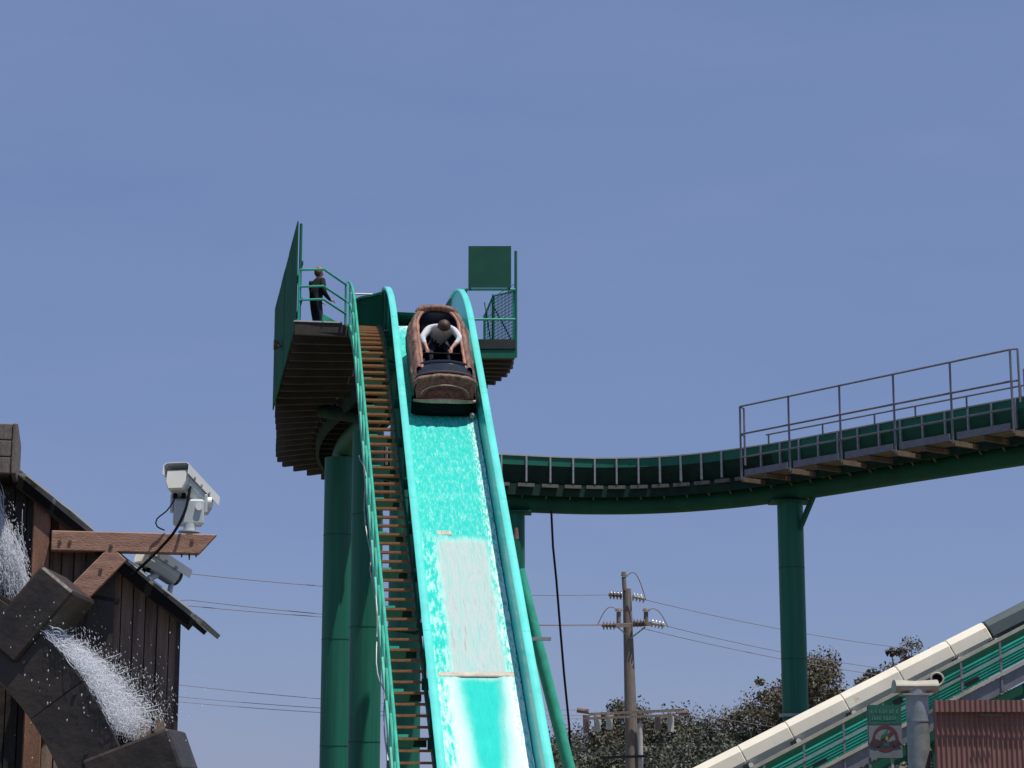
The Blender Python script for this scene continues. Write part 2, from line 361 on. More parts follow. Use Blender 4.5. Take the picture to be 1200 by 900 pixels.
# water running down: a rippled sheet
def chute_water():
    nu, D0, D9 = 44, 27.6, DE + 0.0
    ds = []; d = D0
    while d < D9: ds.append(d); d += 0.05
    vs = []; uv = []
    for d in ds:
        for i in range(nu + 1):
            u = -FH + 2 * FH * i / nu
            x = (u, d)
            nz = noise.noise(V((u * 5, d * 3.2, 1.3))) * .6 + noise.noise(V((u * 11, d * 7, 4.1))) * .5 + noise.noise(V((u * 25, d * 14, 7.7))) * .3
            up = max(0, min(1, (d - 39.0) / .5))
            ctr = 1 - min(1, abs(u - .05) / .52) ** 4
            if d > 39.2: hgt = .07 + .035 * nz
            elif d > 35.95: hgt = .05 + .010 * nz if ctr > .3 else .06 + .028 * nz
            else:
                vv = min(1, max(0, (abs(u - .03) - (.30 - .05 * (35.9 - d))) / .15))
                hgt = .025 + .003 * nz + vv * (.035 + .022 * nz)
            if d > 48.6: hgt = max(.04, hgt)
            hgt += .10 * max(0, (abs(u) - .62)) * (1 + nz)
            uu = max(-FH + .006, min(FH - .006, u))
            vs.append(cp(d, uu * (1 + .0), -wallh(d) + hgt)); uv.append((u, d))
    n = nu + 1; fs = [(j * n + i, j * n + i + 1, (j + 1) * n + i + 1, (j + 1) * n + i) for j in range(len(ds) - 1) for i in range(nu)]
    me = bpy.data.meshes.new('water'); me.from_pydata(vs, [], fs)
    ul = me.uv_layers.new(name='UVMap'); arr = [0.0] * (2 * len(me.loops))
    for k, lp in enumerate(me.loops): arr[2 * k], arr[2 * k + 1] = uv[lp.vertex_index]
    ul.data.foreach_set('uv', arr)
    for p in me.polygons: p.use_smooth = True
    o = bpy.data.objects.new('water', me); col.objects.link(o)
    o['kind'] = 'structure'; o['label'] = 'foaming white and turquoise water rushing down the drop chute'
    m = bpy.data.materials.new('rushing_water'); m.use_nodes = True; t = m.node_tree; N = t.nodes; L = t.links
    b = N['Principled BSDF']; b.inputs['Roughness'].default_value = .22; b.inputs['IOR'].default_value = 1.33
    um = N.new('ShaderNodeUVMap'); sx = N.new('ShaderNodeSeparateXYZ'); L.new(um.outputs[0], sx.inputs[0])
    def math_(op, a, bb, c=None, clamp=False):
        q = N.new('ShaderNodeMath'); q.operation = op; q.use_clamp = clamp
        for k, x in enumerate((a, bb, c)):
            if x is None: continue
            if isinstance(x, (int, float)): q.inputs[k].default_value = x
            else: L.new(x, q.inputs[k])
        return q.outputs[0]
    def ramp(x, a, bb):
        q = N.new('ShaderNodeMapRange'); q.interpolation_type = 'SMOOTHSTEP'; L.new(x, q.inputs[0]); q.inputs[1].default_value = a; q.inputs[2].default_value = bb; return q.outputs[0]
    def nz(sx_, sy_, sc_, det=5, rough=.65):
        mp = N.new('ShaderNodeMapping'); mp.inputs['Scale'].default_value = (sx_, sy_, 1); L.new(um.outputs[0], mp.inputs[0])
        q = N.new('ShaderNodeTexNoise'); q.inputs['Scale'].default_value = sc_; q.inputs['Detail'].default_value = det; q.inputs['Roughness'].default_value = rough
        L.new(mp.outputs[0], q.inputs['Vector']); return q.outputs[0]
    fine = nz(1.3, 0.42, 9); streak = nz(5.5, .28, 5); mid = nz(1, .4, 3.2); speck = nz(1.4, .42, 20, 4)
    U, Dv = sx.outputs[0], sx.outputs[1]
    wob = math_('MULTIPLY', math_('SUBTRACT', mid, .5), .22)
    Uw = math_('ADD', U, wob); Dw = math_('ADD', Dv, math_('MULTIPLY', wob, .6))
    au = math_('ABSOLUTE', math_('SUBTRACT', Uw, .05), None)
    up = ramp(Dw, 39.08, 39.3)                       # turquoise rapids above
    low = math_('SUBTRACT', 1.0, ramp(Dw, 35.8, 36.0))   # smooth tongue below the joint
    midm = math_('MULTIPLY', math_('SUBTRACT', 1, up), math_('SUBTRACT', 1, low))
    patch = math_('MULTIPLY', midm, math_('SUBTRACT', 1, ramp(au, .40, .53)))      # sheet of white water
    # upper foam
    f_up = math_('MULTIPLY', up, math_('ADD', math_('MULTIPLY', ramp(fine, .46, .72), .22), math_('MULTIPLY', ramp(speck, .48, .70), .26)))
    crest = math_('MULTIPLY', ramp(Dv, 45.5, 47.5), ramp(mid, .40, .56))
    f_up = math_('ADD', f_up, math_('MULTIPLY', crest, .75))
    redge = math_('MULTIPLY', ramp(Uw, .50, .70), ramp(speck, .42, .58))
    f_edge = math_('MULTIPLY', redge, .9)
    f_mid = math_('MULTIPLY', math_('SUBTRACT', midm, patch), math_('MULTIPLY', ramp(fine, .44, .62), .55))
    f_patch = math_('MULTIPLY', patch, math_('ADD', .60, math_('MULTIPLY', ramp(streak, .36, .56), .40)))
    # V of smooth water between two foaming flanks
    vw = math_('SUBTRACT', .36, math_('MULTIPLY', math_('SUBTRACT', 35.9, Dw), .075))
    fk = math_('SUBTRACT', au, vw)
    flank = math_('MULTIPLY', ramp(fk, -.12, .22), math_('SUBTRACT', 1, math_('MULTIPLY', ramp(au, .52, .62), ramp(fine, .40, .60))))
    f_low = math_('MULTIPLY', low, math_('MULTIPLY', flank, .80))
    foam = math_('ADD', math_('ADD', f_up, f_edge), math_('ADD', f_mid, math_('ADD', f_patch, f_low)), clamp=True)
    mx = N.new('ShaderNodeMix'); mx.data_type = 'RGBA'
    tc = N.new('ShaderNodeMix'); tc.data_type = 'RGBA'; tc.inputs[6].default_value = (.014, .50, .43, 1); tc.inputs[7].default_value = (.05, .68, .58, 1); L.new(fine, tc.inputs[0])
    wc = N.new('ShaderNodeMix'); wc.data_type = 'RGBA'; wc.inputs[6].default_value = (.76, .83, .82, 1); wc.inputs[7].default_value = (.47, .535, .525, 1); L.new(patch, wc.inputs[0])
    L.new(foam, mx.inputs[0]); L.new(tc.outputs[2], mx.inputs[6]); L.new(wc.outputs[2], mx.inputs[7])
    # dark lane streaks in the white sheet
    dk = N.new('ShaderNodeMix'); dk.data_type = 'RGBA'; dk.inputs[7].default_value = (.22, .25, .245, 1)
    L.new(math_('MULTIPLY', patch, math_('MULTIPLY', ramp(streak, .56, .70), math_('SUBTRACT', .75, math_('MULTIPLY', ramp(Dv, 36.3, 39.0), .6)))), dk.inputs[0]); L.new(mx.outputs[2], dk.inputs[6])
    L.new(dk.outputs[2], b.inputs['Base Color'])
    L.new(math_('ADD', .16, math_('MULTIPLY', foam, .5)), b.inputs['Roughness'])
    bp = N.new('ShaderNodeBump'); bp.inputs['Strength'].default_value = .7; bp.inputs['Distance'].default_value = .03
    L.new(math_('ADD', math_('MULTIPLY', speck, .5), fine), bp.inputs['Height']); L.new(bp.outputs[0], b.inputs['Normal'])
    me.materials.append(m)
chute_water()

# ================================================================== HIGH FLUME CHANNEL (the loop behind)
crest = V((chx(DE), DE, 0))
LP = catmull([crest, (-2.95, 52.2, 0), (-4.0, 56, 0), (-4.95, 60, 0), (-5.35, 64, 0), (-5.0, 67.4, 0), (-3.2, 70.2, 0), (0, 71.5, 0), (3.2, 72.2, 0), (6.2, 71.5, 0), (9.2, 69.1, 0), (12.7, 64.6, 0), (16.15, 60.2, 0), (18.5, 57.2, 0), (21, 54, 0)], 0.45)
def lframe(i):
    a = LP[max(0, i - 1)]; b = LP[min(len(LP) - 1, i + 1)]
    t = (b - a).normalized(); return t, V((t.y, -t.x, 0))      # tangent, outward normal to its right
LIPL = CZ + 11.6
def loopz(i):
    s = i * 0.45; k = max(0, min(1, s / 7)); k = k * k * (3 - 2 * k)
    return (CZ + zE) * (1 - k) + LIPL * k
def lp(i, u, v):
    t, n = lframe(i); return LP[i] + n * u + Z * (loopz(i) + v)
def lh(i): return 1.15 + (.92 - 1.15) * max(0, min(1, i * .45 / 7))
flume = thing('flume_channel', 'long elevated dark green flume channel curving behind the drop tower', 'flume channel', (0, 71.5, 0))
N_L = len(LP)
seg = 8
for a in range(0, N_L - 1, seg):
    idx = list(range(a, min(a + seg, N_L - 1) + 1))
    if len(idx) < 2: continue
    mb = MB(); mb.loft([[lp(i, -.58, -lh(i) - .05), lp(i, .58, -lh(i) - .05), lp(i, .58, -lh(i)), lp(i, -.58, -lh(i))] for i in idx]); mb.build('floor_panel', M['green'], flume)
    for sg in (-1, 1):
        mb = MB(); mb.loft([[lp(i, sg * .842, -.03), lp(i, sg * .89, -.03), lp(i, sg * .89, -.34), lp(i, sg * .842, -.345)] for i in idx]); mb.build('side_wall', M['green'], flume)
        mb = MB(); mb.loft([[lp(i, sg * .89, -.343), lp(i, sg * .80, -.60), lp(i, sg * .60, -lh(i) - .04), lp(i, sg * .55, -lh(i) + .01), lp(i, sg * .75, -.58), lp(i, sg * .842, -.348)] for i in idx]); mb.build('lower_wall', M['outr'] if LP[idx[0]].x < 8.5 else M['dkgreen'], flume)  # lower wall behind the tower has its shade painted in
        mb = MB(); mb.loft([[lp(i, sg * .82, -.03), lp(i, sg * .82, 0.012), lp(i, sg * .93, 0.012), lp(i, sg * .93, -.03)] for i in idx]); mb.build('lip', M['rail'] if a < 8 else M['beigerail'], flume)
# ribs, joists, knee braces (shared meshes)
rm = MB(); rm.box(-.03, .03, -.035, .035, -.93, -.03); ribm = meshonly(rm, 'rib', M['grey'])
jm = MB(); jm.box(-.30, .30, -.93, .93, -1.10, -.985); joistm = meshonly(jm, 'joist', M['joistgrey']); jm2 = MB(); jm2.box(-.07, .07, -.93, .93, -1.10, -.985); joistd = meshonly(jm2, 'joist', M['shadedark'])
km = MB(); km.bar((0, 0, 0), (0, .58, -.52), .05, .05); kneem = meshonly(km, 'knee_brace', M['joistgrey'])
for i in range(3, N_L - 2, 2):
    t, n = lframe(i); B = frame3(t, n, Z)
    z = V((0, 0, loopz(i)))
    for sg in (-1, 1): inst(ribm, 'rib', flume, LP[i] + n * (.92 * sg) + z, B)
    if i > 12:
        inst(joistm if LP[i].x > -2 else joistd, 'joist', flume, LP[i] + z, B)  # left-hand joists use a darker copy with the shade painted in
        if LP[i].x > -3:
            inst(kneem, 'knee_brace', flume, LP[i] + n * (-.94) + z + Z * (-.90), frame3(t, n, Z))
            inst(kneem, 'knee_brace', flume, LP[i] + n * (.94) + z + Z * (-.90), frame3(-t, -n, Z))
# pipe girder under the channel
i0 = next(i for i in range(N_L) if LP[i].y > 69 and LP[i].x > -3.5)
idx = list(range(i0, N_L))
mb = MB(); mb.tube([lp(i, 0, -1.54) for i in idx], .35, 20); mb.build('pipe_girder', M['dkgreen'], flume, smooth='auto')
mb = MB(); mb.tube([lp(i, 0, -1.50) for i in range(4, i0 + 1)], .30, 16); mb.build('pipe_girder', M['dkgreen'], flume, smooth='auto')
for sg in (-1, 1):
    mb = MB(); mb.loft([[lp(i, sg * .74 - .05, -1.38), lp(i, sg * .74 + .05, -1.38), lp(i, sg * .74 + .05, -.99), lp(i, sg * .74 - .05, -.99)] for i in range(10, N_L)]); mb.build('stringer', M['outr'], flume)  # stringers coloured dark to carry the shade under the channel
# water in the channel (hidden from below, seen from elsewhere)
mb = MB(); mb.loft([[lp(i, -.80, -.44), lp(i, .80, -.44)] for i in range(0, N_L)], closed=False, caps=False)
wt = mk('channel_water', (.03, .16, .14), .08, .2, 2, bump=.3, bscale=6)
o = mb.build('water', wt); o['kind'] = 'structure'
# the box that closes the channel beyond the walkway gap (small green sheet on the far wall)
def near_i(x, y): return min(range(N_L), key=lambda k: (LP[k].x - x) ** 2 + (LP[k].y - y) ** 2)
ia, ib = near_i(12.0, 65.5), near_i(14.0, 62.9)
mb = MB(); mb.loft([[lp(i, -.96, -.2), lp(i, -.96, .36), lp(i, -.99, .36), lp(i, -.99, -.2)] for i in range(ia, ib + 1)]); mb.build('splash_guard', M['green'], flume)

# ------------------------------------------------------------------ columns
def column(x, y, ztop, r, label, z_flange=None, cap=True):
    t = thing('support_column', label, 'column', (x, y, 0), 'green steel columns under the flume')
    mb = MB(); mb.tube([(x, y, 0.03), (x, y, ztop)], r, 32); mb.build('shaft', M['colgreen'], t, smooth='auto')
    for zs in (3.05, 6.1, 9.15):
        if zs < ztop - .4: mb = MB(); mb.tube([(x, y, zs - .012), (x, y, zs + .012)], r + .008, 32); mb.build('weld_seam', M['dkgreen'], t, smooth='auto')
    mb = MB(); mb.tube([(x, y, 0), (x, y, 0.05)], r * 1.5, 24); mb.build('base_plate', M['dkgreen'], t, smooth='auto')
    if z_flange:
        mb = MB(); mb.tube([(x, y, z_flange - .05), (x, y, z_flange + .05)], r + .12, 32); mb.build('flange', M['grey'], t, smooth='auto')
    if cap:
        mb = MB(); mb.box(x - r * 1.55, x + r * 1.55, y - r * 1.3, y + r * 1.3, ztop, ztop + .05); mb.build('cap_plate', M['dkgreen'], t)
    return t
ZP = LIPL - 1.54 - .35
column(-5.12, 60.0, LIPL - 1.85, .43, 'thick green column under the left end of the dark joisted platform', cap=False)
column(-3.95, 55.5, LIPL - 1.85, .43, 'green column just left of the wooden stairs, overlapping a twin column', cap=False)
column(-2.74, 52.4, CZ + zE - 1.62, .42, 'sunlit green column seen through the wooden stair treads', cap=False)
column(0.02, 71.5, ZP - .05, .43, 'dark green column close behind the right wall of the drop chute')
iE = near_i(9.4, 68.9)
cE = column(LP[iE].x, LP[iE].y, ZP - .05, .435, 'free standing dark green column beside the pale covered lift', z_flange=4.25)
t_, n_ = lframe(iE)
b0 = V((LP[iE].x, LP[iE].y, ZP - 1.0)); b1 = V((LP[iE].x, LP[iE].y, ZP + .1)) + t_ * 1.05
mb = MB(); mb.bar(b0 + t_ * .38, b1, .14, .14); mb.build('brace', M['dkgreen'], cE)
# splayed leg of the chute
tp = P(604, 652, 38.4); dr = V((.253, .02, -1)); bt = tp + dr * tp.z
lg = thing('splayed_leg', 'slim green pipe leg leaning out from the right side of the chute', 'support leg', (bt.x, bt.y, 0))
mb = MB(); mb.tube([tp + dr * .25, bt], .115, 18); mb.build('pipe', M['rail'], lg, smooth='auto')
mb = MB(); mb.tube([(bt.x, bt.y, 0), (bt.x, bt.y, .04)], .3, 18); mb.build('base_plate', M['dkgreen'], lg)
# hanging cable behind
pts = [P(646, 598, 71), P(648, 640, 71), P(652, 680, 71), P(656, 730, 71), P(661, 790, 71), P(667, 850, 71)]
pts.append(V((pts[-1].x + .15, 71, 0.0)))
mb = MB(); mb.tube(pts, .045, 6); tag(mb.build('hanging_cable', M['rubber']), 'dark cable hanging straight down from the curved flume channel', 'cable')
mb = MB(); q = P(605, 624, 70.9); mb.tube([q + V((0, -.12, -.25)), q + V((0, -.12, .15))], [.10, .06], 10)
o = mb.build('signal_lamp', M['amber']); tag(o, 'small amber fitting on the dark column behind the chute', 'lamp')

# ================================================================== LEFT PLATFORM
ZD = CZ + 10.85
plat = thing('side_platform', 'dark joisted steel platform on the left of the drop, seen from beneath', 'platform', (-5, 47, ZD))
OUT = catmull([(-5.08, 46.9, 0), (-5.72, 51, 0), (-6.60, 56.4, 0), (-7.08, 61, 0), (-7.58, 65.6, 0), (-7.35, 67.4, 0), (-6.65, 69.2, 0), (-6.0, 70.6, 0)], .5)
INN = catmull([(-4.0, 47.1, 0), (-3.75, 49.3, 0), (-4.2, 52.4, 0), (-5.05, 56, 0), (-5.98, 60, 0), (-6.4, 64, 0), (-6.0, 67.6, 0), (-4.8, 69.6, 0)], .5)
def rs(poly, k): 
    f = k * (len(poly) - 1); i = min(int(f), len(poly) - 2); return poly[i].lerp(poly[i + 1], f - i)
NJ = 25
for k in range(NJ):
    a, b = rs(OUT, k / (NJ - 1)), rs(INN, k / (NJ - 1))
    d = (b - a).normalized()
    mb = MB(); mb.bar(a - d * .02 + Z * (ZD - .17), b + d * .55 + Z * (ZD - .17), .11, .24); mb.build('joist', M['shadedark'], plat)
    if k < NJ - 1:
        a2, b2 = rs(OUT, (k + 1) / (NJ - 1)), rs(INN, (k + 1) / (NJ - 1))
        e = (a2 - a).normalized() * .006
        mb = MB(); mb.prism([a + e + Z * (ZD - .045), b + e + Z * (ZD - .045), b2 - e + Z * (ZD - .045), a2 - e + Z * (ZD - .045)], Z * .045); mb.build('deck_panel', M['shadedark'], plat)
fas = MB(); fas.bar(V((-5.12, 46.88, ZD - .10)), V((-4.0, 47.05, ZD - .10)), .05, .24); fas.build('fascia', M['shadedark'], plat)
mb = MB(); mb.bar(V((-5.12, 46.85, ZD + .03)), V((-4.0, 47.02, ZD + .03)), .04, .03); mb.build('edge_trim', M['porclt'], plat)
# cross-over deck to the stair head
mb = MB(); mb.prism([V((-4.0, 47.1, ZD - .05)), V((-3.18, 47.3, ZD - .05)), V((-3.30, 48.5, ZD - .05)), V((-3.78, 49.2, ZD - .05))], Z * .05); mb.build('landing', M['wood'], plat)
# outriggers below
for (p, q, r) in (((-3.7, 54.2, ZD - 1.0), (-5.35, 56.6, ZD - .32), .17), ((-4.5, 60.5, ZD - 1.0), (-4.6, 62.3, ZD - .32), .15)):
    mb = MB(); mb.tube([p, q], r, 14); mb.build('outrigger', M['outr'], plat, smooth='auto')
# guard rails at the front
ra, rb_, rc = V((-5.0, 46.98, 0)), V((-4.45, 46.92, 0)), V((-4.03, 48.3, 0))
for zz in (12.15, 11.74, 11.42):
    mb = MB(); mb.tube([ra + Z * (CZ + zz), rb_ + Z * (CZ + zz), rc + Z * (CZ + zz - .03)], .028, 8); mb.build('rail', M['rail'], plat, smooth='auto')
for q in (rc, ra.lerp(V((-5.05, 47.0, 0)), .5)):
    mb = MB(); mb.tube([q + Z * (ZD - .02), q + Z * (CZ + 12.17)], .03, 8); mb.build('post', M['rail'] if q != rb_ else M['dkgreen'], plat, smooth='auto')
mb = MB(); mb.bar(rb_ + Z * (ZD + .11), rc + Z * (ZD + .11), .03, .20); mb.build('kick_plate', M['rail'], plat)
# ------------------------------------------------------------------ tall screen on the outer side
scr = thing('side_screen', 'tall dark green sheet screen standing along the outer edge of the left platform', 'screen', (-5.1, 47.2, ZD))
SA, SB = V((-5.10, 47.0, 0)), V((-6.72, 56.5, 0)); sdv = (SB - SA); snm = V((sdv.y, -sdv.x, 0)).normalized()
for k in range(6):
    a = SA + sdv * (k / 6) + sdv.normalized() * .008; b = SA + sdv * ((k + 1) / 6) - sdv.normalized() * .008
    jit = random.uniform(-.006, .006)
    mb = MB(); f0, f1 = k / 6, (k + 1) / 6; mb.prism([a + Z * (ZD - .05 - .25 * f0), b + Z * (ZD - .05 - .25 * f1), b + Z * (ZD + 2.5 + .12 * f1), a + Z * (ZD + 2.5 + .12 * f0)], snm * .03); o = mb.build('screen_sheet', M['screen'], scr)
    o.location += snm * jit
    mb = MB(); pm = a.lerp(b, .02) + snm * .09; mb.tube([pm + Z * (ZD - .1), pm + Z * (ZD + 2.45)], .035, 8); mb.build('post', M['green'], scr)
for zz in (.6, 1.5):
    mb = MB(); mb.bar(SA + snm * .14 + Z * (ZD + zz), SB + snm * .14 + Z * (ZD + zz), .04, .06); mb.build('rail', M['green'], scr)
# round fitting fixed to the outside of the screen
c = SA + sdv * .62 - snm * .03 + Z * (ZD + .78)
fit = thing('round_floodlight', 'small round brown floodlight fixed on the tall green screen', 'light', c)
mb = MB(); mb.tube([c - snm * .02, c - snm * .16], [.10, .15], 20); mb.build('housing', M['amber'], fit, smooth='auto')
mb = MB(); mb.tube([c - snm * .161, c - snm * .175], .12, 20); mb.build('lens', M['porclt'], fit)
mb = MB(); mb.bar(c - snm * .06, c - snm * .06 + sdv.normalized() * -1.1 + Z * -.28, .05, .05); mb.build('arm', M['dark'], fit)
# open mesh fence beyond the screen
def mesh_fence(name, label, pts, z0, z1f, matw, pitch=.16, r=.008, parent=None, diag=True):
    t = thing(name, label, 'fence', pts[0] + Z * z0) if parent is None else parent
    mb = MB(); L = 0
    for a, b in zip(pts[:-1], pts[1:]):
        d = (b - a); n = max(1, int(d.length / pitch))
        for k in range(n):
            p = a + d * (k / n); q = a + d * (min(n, k + 4) / n)
            zt = z1f(L + d.length * k / n)
            mb.tube([p + Z * z0, p + Z * zt], r, 4, caps=False)
        L += d.length
        hz = z0
        while hz < z1f(L) - .02:
            mb.tube([a + Z * hz, b + Z * hz], r, 4, caps=False); hz += pitch
    o = mb.build('wire_mesh', matw, t, fix=False)
    L = 0
    for a, b in zip(pts[:-1], pts[1:]):
        for q, l in ((a, L), (b, L + (b - a).length)):
            m2 = MB(); m2.tube([q + Z * (z0 - .06), q + Z * (z1f(l) + .03)], .03, 8); m2.build('post', M['rail'], t)
        m2 = MB(); m2.tube([a + Z * z1f(L), b + Z * z1f(L + (b - a).length)], .025, 8); m2.build('rail', M['rail'], t)
        if diag:
            m2 = MB(); m2.tube([a + Z * (z0 + .05), b + Z * (z1f(L) - .05)], .02, 6); m2.build('brace', M['green'], t)
        L += (b - a).length
    return t
mesh_fence('mesh_fence', 'open wire mesh fence along the far curve of the left platform', [V((-6.70, 56.9, 0)), V((-7.06, 60.6, 0)), V((-7.50, 64.8, 0))], ZD, lambda l: ZD + 1.15, M['grey'], .14)

# ================================================================== RIGHT PLATFORM
ZQ = CZ + 10.42
rp = thing('small_platform', 'small green service platform on the right of the drop crest', 'platform', (-.5, 47.5, ZQ))
RO = [V((.06, 47.5, 0)), V((.02, 48.6, 0)), V((-.12, 49.6, 0)), V((-.42, 50.6, 0)), V((-.85, 51.6, 0)), V((-1.35, 52.6, 0)), V((-1.85, 53.4, 0))]
RI = [V((-1.15, 47.5, 0)), V((-1.25, 48.5, 0)), V((-1.38, 49.4, 0)), V((-1.6, 50.3, 0)), V((-1.85, 51.3, 0)), V((-2.1, 52.3, 0)), V((-2.5, 53.2, 0))]
for k in range(len(RO)):
    for kk in (0, .5):
        if k + kk > len(RO) - 1: continue
        a, b = rs(RO, (k + kk) / (len(RO) - 1)), rs(RI, (k + kk) / (len(RO) - 1))
        mb = MB(); mb.bar(a + Z * (ZQ - .2), b + Z * (ZQ - .2), .14, .24); mb.build('joist', M['shadedark'], rp)
    if k < len(RO) - 1:
        mb = MB(); mb.prism([RO[k] + Z * (ZQ - .07), RI[k] + Z * (ZQ - .07), RI[k + 1] + Z * (ZQ - .07) - V((0, .01, 0)), RO[k + 1] + Z * (ZQ - .07) - V((0, .01, 0))], Z * .05); mb.build('deck_panel', M['deck'], rp)
mb = MB(); mb.box(-1.15, .08, 47.36, 47.42, ZQ - .32, ZQ - .12); mb.build('fascia', M['green'], rp)
mb = MB(); mb.box(-1.15, .08, 47.34, 47.44, ZQ - .1, ZQ + .13); mb.build('kick_plate', M['dark'], rp)
for zz in (11.77, 11.04):
    mb = MB(); mb.tube([(-1.12, 47.38, CZ + zz), (.08, 47.38, CZ + zz)], .03, 8); mb.build('rail', M['rail'], rp, smooth='auto')
mb = MB(); mb.tube([(.09, 47.4, ZQ - .3), (.09, 47.4, CZ + 12.72)], .035, 8); mb.build('post', M['green'], rp)
mb = MB(); mb.tube([(-1.1, 47.4, ZQ - .3), (-1.1, 47.4, CZ + 11.8)], .03, 8); mb.build('post', M['green'], rp)
mb = MB(); mb.box(-1.24, -1.02, 47.5, 47.75, CZ + 11.36, CZ + 11.60); o = mb.build('junction_box', M['rail'], rp, bev=.01)
mb = MB(); mb.box(-1.15, -1.10, 47.55, 47.6, ZQ, CZ + 11.36); mb.build('bracket', M['green'], rp)
sq = thing('square_panel', 'square dark green sheet panel facing out above the small right platform', 'panel', (-.5, 47.4, CZ + 11.8))
mb = MB(); mb.box(-1.04, -.02, 47.30, 47.33, CZ + 11.80, CZ + 12.82); mb.build('sheet', M['dkgreen'], sq)
for x in (-1.0, -.06):
    mb = MB(); mb.box(x - .02, x + .02, 47.331, 47.37, CZ + 11.74, CZ + 12.80); mb.build('batten', M['green'], sq)
pts = [V((.05, 47.6, 0)), V((-.46, 48.85, 0)), V((-.68, 49.35, 0))]
mesh_fence('mesh_fence', 'chamfered wire mesh fence behind the small right platform', pts, ZQ, lambda l: CZ + (11.78 + .20 * min(1, l / 1.35) if l < 1.36 else 12.0 - .42 * (l - 1.35) / .55), M['green'], .085, .008)
mb = MB(); q = V((.10, 47.5, 0)); mb.prism([q + Z * (CZ + 11.75), q + V((-.03, .9, CZ + 11.75)), q + V((-.03, .9, CZ + 12.45)), q + Z * (CZ + 12.7)], V((.015, 0, 0)))
mb.build('side_sheet', M['grey'], rp)

# ================================================================== STAIRS BESIDE THE CHUTE
stair = thing('service_stairs', 'steep service stairs with brown wooden treads climbing beside the chute', 'stairs', (chx(31) - 1.2, 31, 0))
def stz(D): return lipz(D) - 1.0
def sp(D, u, v=0): return V((chx(D), D, stz(D))) + LAT * (u - .20 * max(0, (D - 34) / 13.5)) + Z * v
tm = MB(); tm.box(-.33, .33, -.10, .10, -.042, 0); treadm = meshonly(tm, 'tread', M['wood'])
bmb = MB(); bmb.box(-.31, .31, -.04, .04, -.16, 0); brm = meshonly(bmb, 'tread_bracket', M['dkgreen'])
bmb = MB(); bmb.box(-.25, .0, -.05, .05, -.05, 0); brl = meshonly(bmb, 'tread_clip', M['slatteal'])
B3 = frame3(LAT, FWD, Z)
d = 31.6; k = 0; treadDs = []
while d < 47.6:
    treadDs.append(d)
    inst(treadm, 'tread', stair, sp(d, -1.21), B3)
    if k % 4 == 1:
        inst(brm, 'tread_bracket', stair, sp(d, -1.24, .005) + FWD * .19, B3)
        inst(brl, 'tread_clip', stair, sp(d, -1.24, .06) + FWD * .19, B3)
    sl = (stz(d + .1) - stz(d)) / .1
    d += .31 / math.sqrt(1 + sl * sl); k += 1
ds = frange(31.2, 47.8, 40)
for u, mt in ((-1.56, M['rail']), (-.855, M['dkgreen'])):
    mb = MB(); mb.loft([[sp(d, u - .025, -.20), sp(d, u + .025, -.20), sp(d, u + .025, .06), sp(d, u - .025, .06)] for d in ds]); mb.build('stringer', mt, stair)
for v in (1.08, .58):
    mb = MB(); mb.tube([sp(d, -1.57, v) for d in ds], .030, 8); mb.build('handrail', M['rail'], stair, smooth='auto')
for k in range(0, len(treadDs), 4):
    d = treadDs[k]; mb = MB(); mb.tube([sp(d, -1.57, -.1), sp(d, -1.57, 1.08)], .028, 8); mb.build('post', M['rail'], stair, smooth='auto')
# head of the railing and its link to the chute wall
mb = MB(); mb.tube([sp(47.8, -1.57, .8), sp(47.8, -1.0, .8)], .02, 6); mb.build('link_bar', M['grey'], stair)
# legs of the stairs
for d in (33.5, 37.5, 41.5, 45.5):
    mb = MB(); q = sp(d, -1.5, -.2); mb.tube([q, V((q.x, q.y, 0))], .05, 8) if d < 36 else mb.bar(q, cp(d, -.5, -wallh(d) - .5), .07, .07)
    mb.build('leg', M['dkgreen'], stair)
# loose conduit hanging on the railing
pts = []
for k, d in enumerate(frange(34.0, 41.5, 30)):
    pts.append(sp(d, -1.66 - .035 * math.sin(k * .9) , .35 + .20 * math.sin(k * .55)))
mb = MB(); mb.tube(pts, .012, 6); tag(mb.build('loose_conduit', M['grey'], None, smooth='auto'), 'pale loose conduit drooping along the outside of the stair railing', 'conduit')
lnd = sp(47.75, -1.24)

# ================================================================== WALKWAY ON THE RIGHT CHANNEL
wk = thing('walkway', 'grey railed walkway hung on the near side of the flume channel', 'walkway', (9, 67, CZ + 10.4))
WA, WB = V((7.72, 68.0, 0)), V((14.68, 58.95, 0)); wd = (WB - WA); wl = wd.length; wt_ = wd / wl; wn = V((-wt_.y, wt_.x, 0))
if wn.y < 0: wn = -wn
ZW = CZ + 10.42; ZT = CZ + 12.82
NB = 5
def wp(k, off=0): return WA + wd * k + wn * off
for k in range(NB):
    a, b = k / NB + .012, (k + 1) / NB - .012
    mb = MB(); mb.prism([wp(a) + Z * ZW, wp(b) + Z * ZW, wp(b, .85) + Z * ZW, wp(a, .85) + Z * ZW], Z * .05); mb.build('deck_plank', M['deck'], wk)
    mb = MB(); mb.bar(wp(a, .0) + Z * (ZW + .12), wp(b, .0) + Z * (ZW + .12), .03, .22); mb.build('kick_plate', M['steel'], wk)
for k in frange(0.0, 1.0, 10):
    mb = MB(); mb.bar(wp(k, -.02) + Z * (ZW - .09), wp(k, 1.55) + Z * (ZW - .09), .10, .14); mb.build('joist', M['deck'], wk)
for k in range(NB + 1):
    q = wp(k / NB, -.03); mb = MB(); mb.tube([q + Z * (ZW - .1), q + Z * ZT], .036, 8); mb.build('post', M['steel'], wk, smooth='auto')
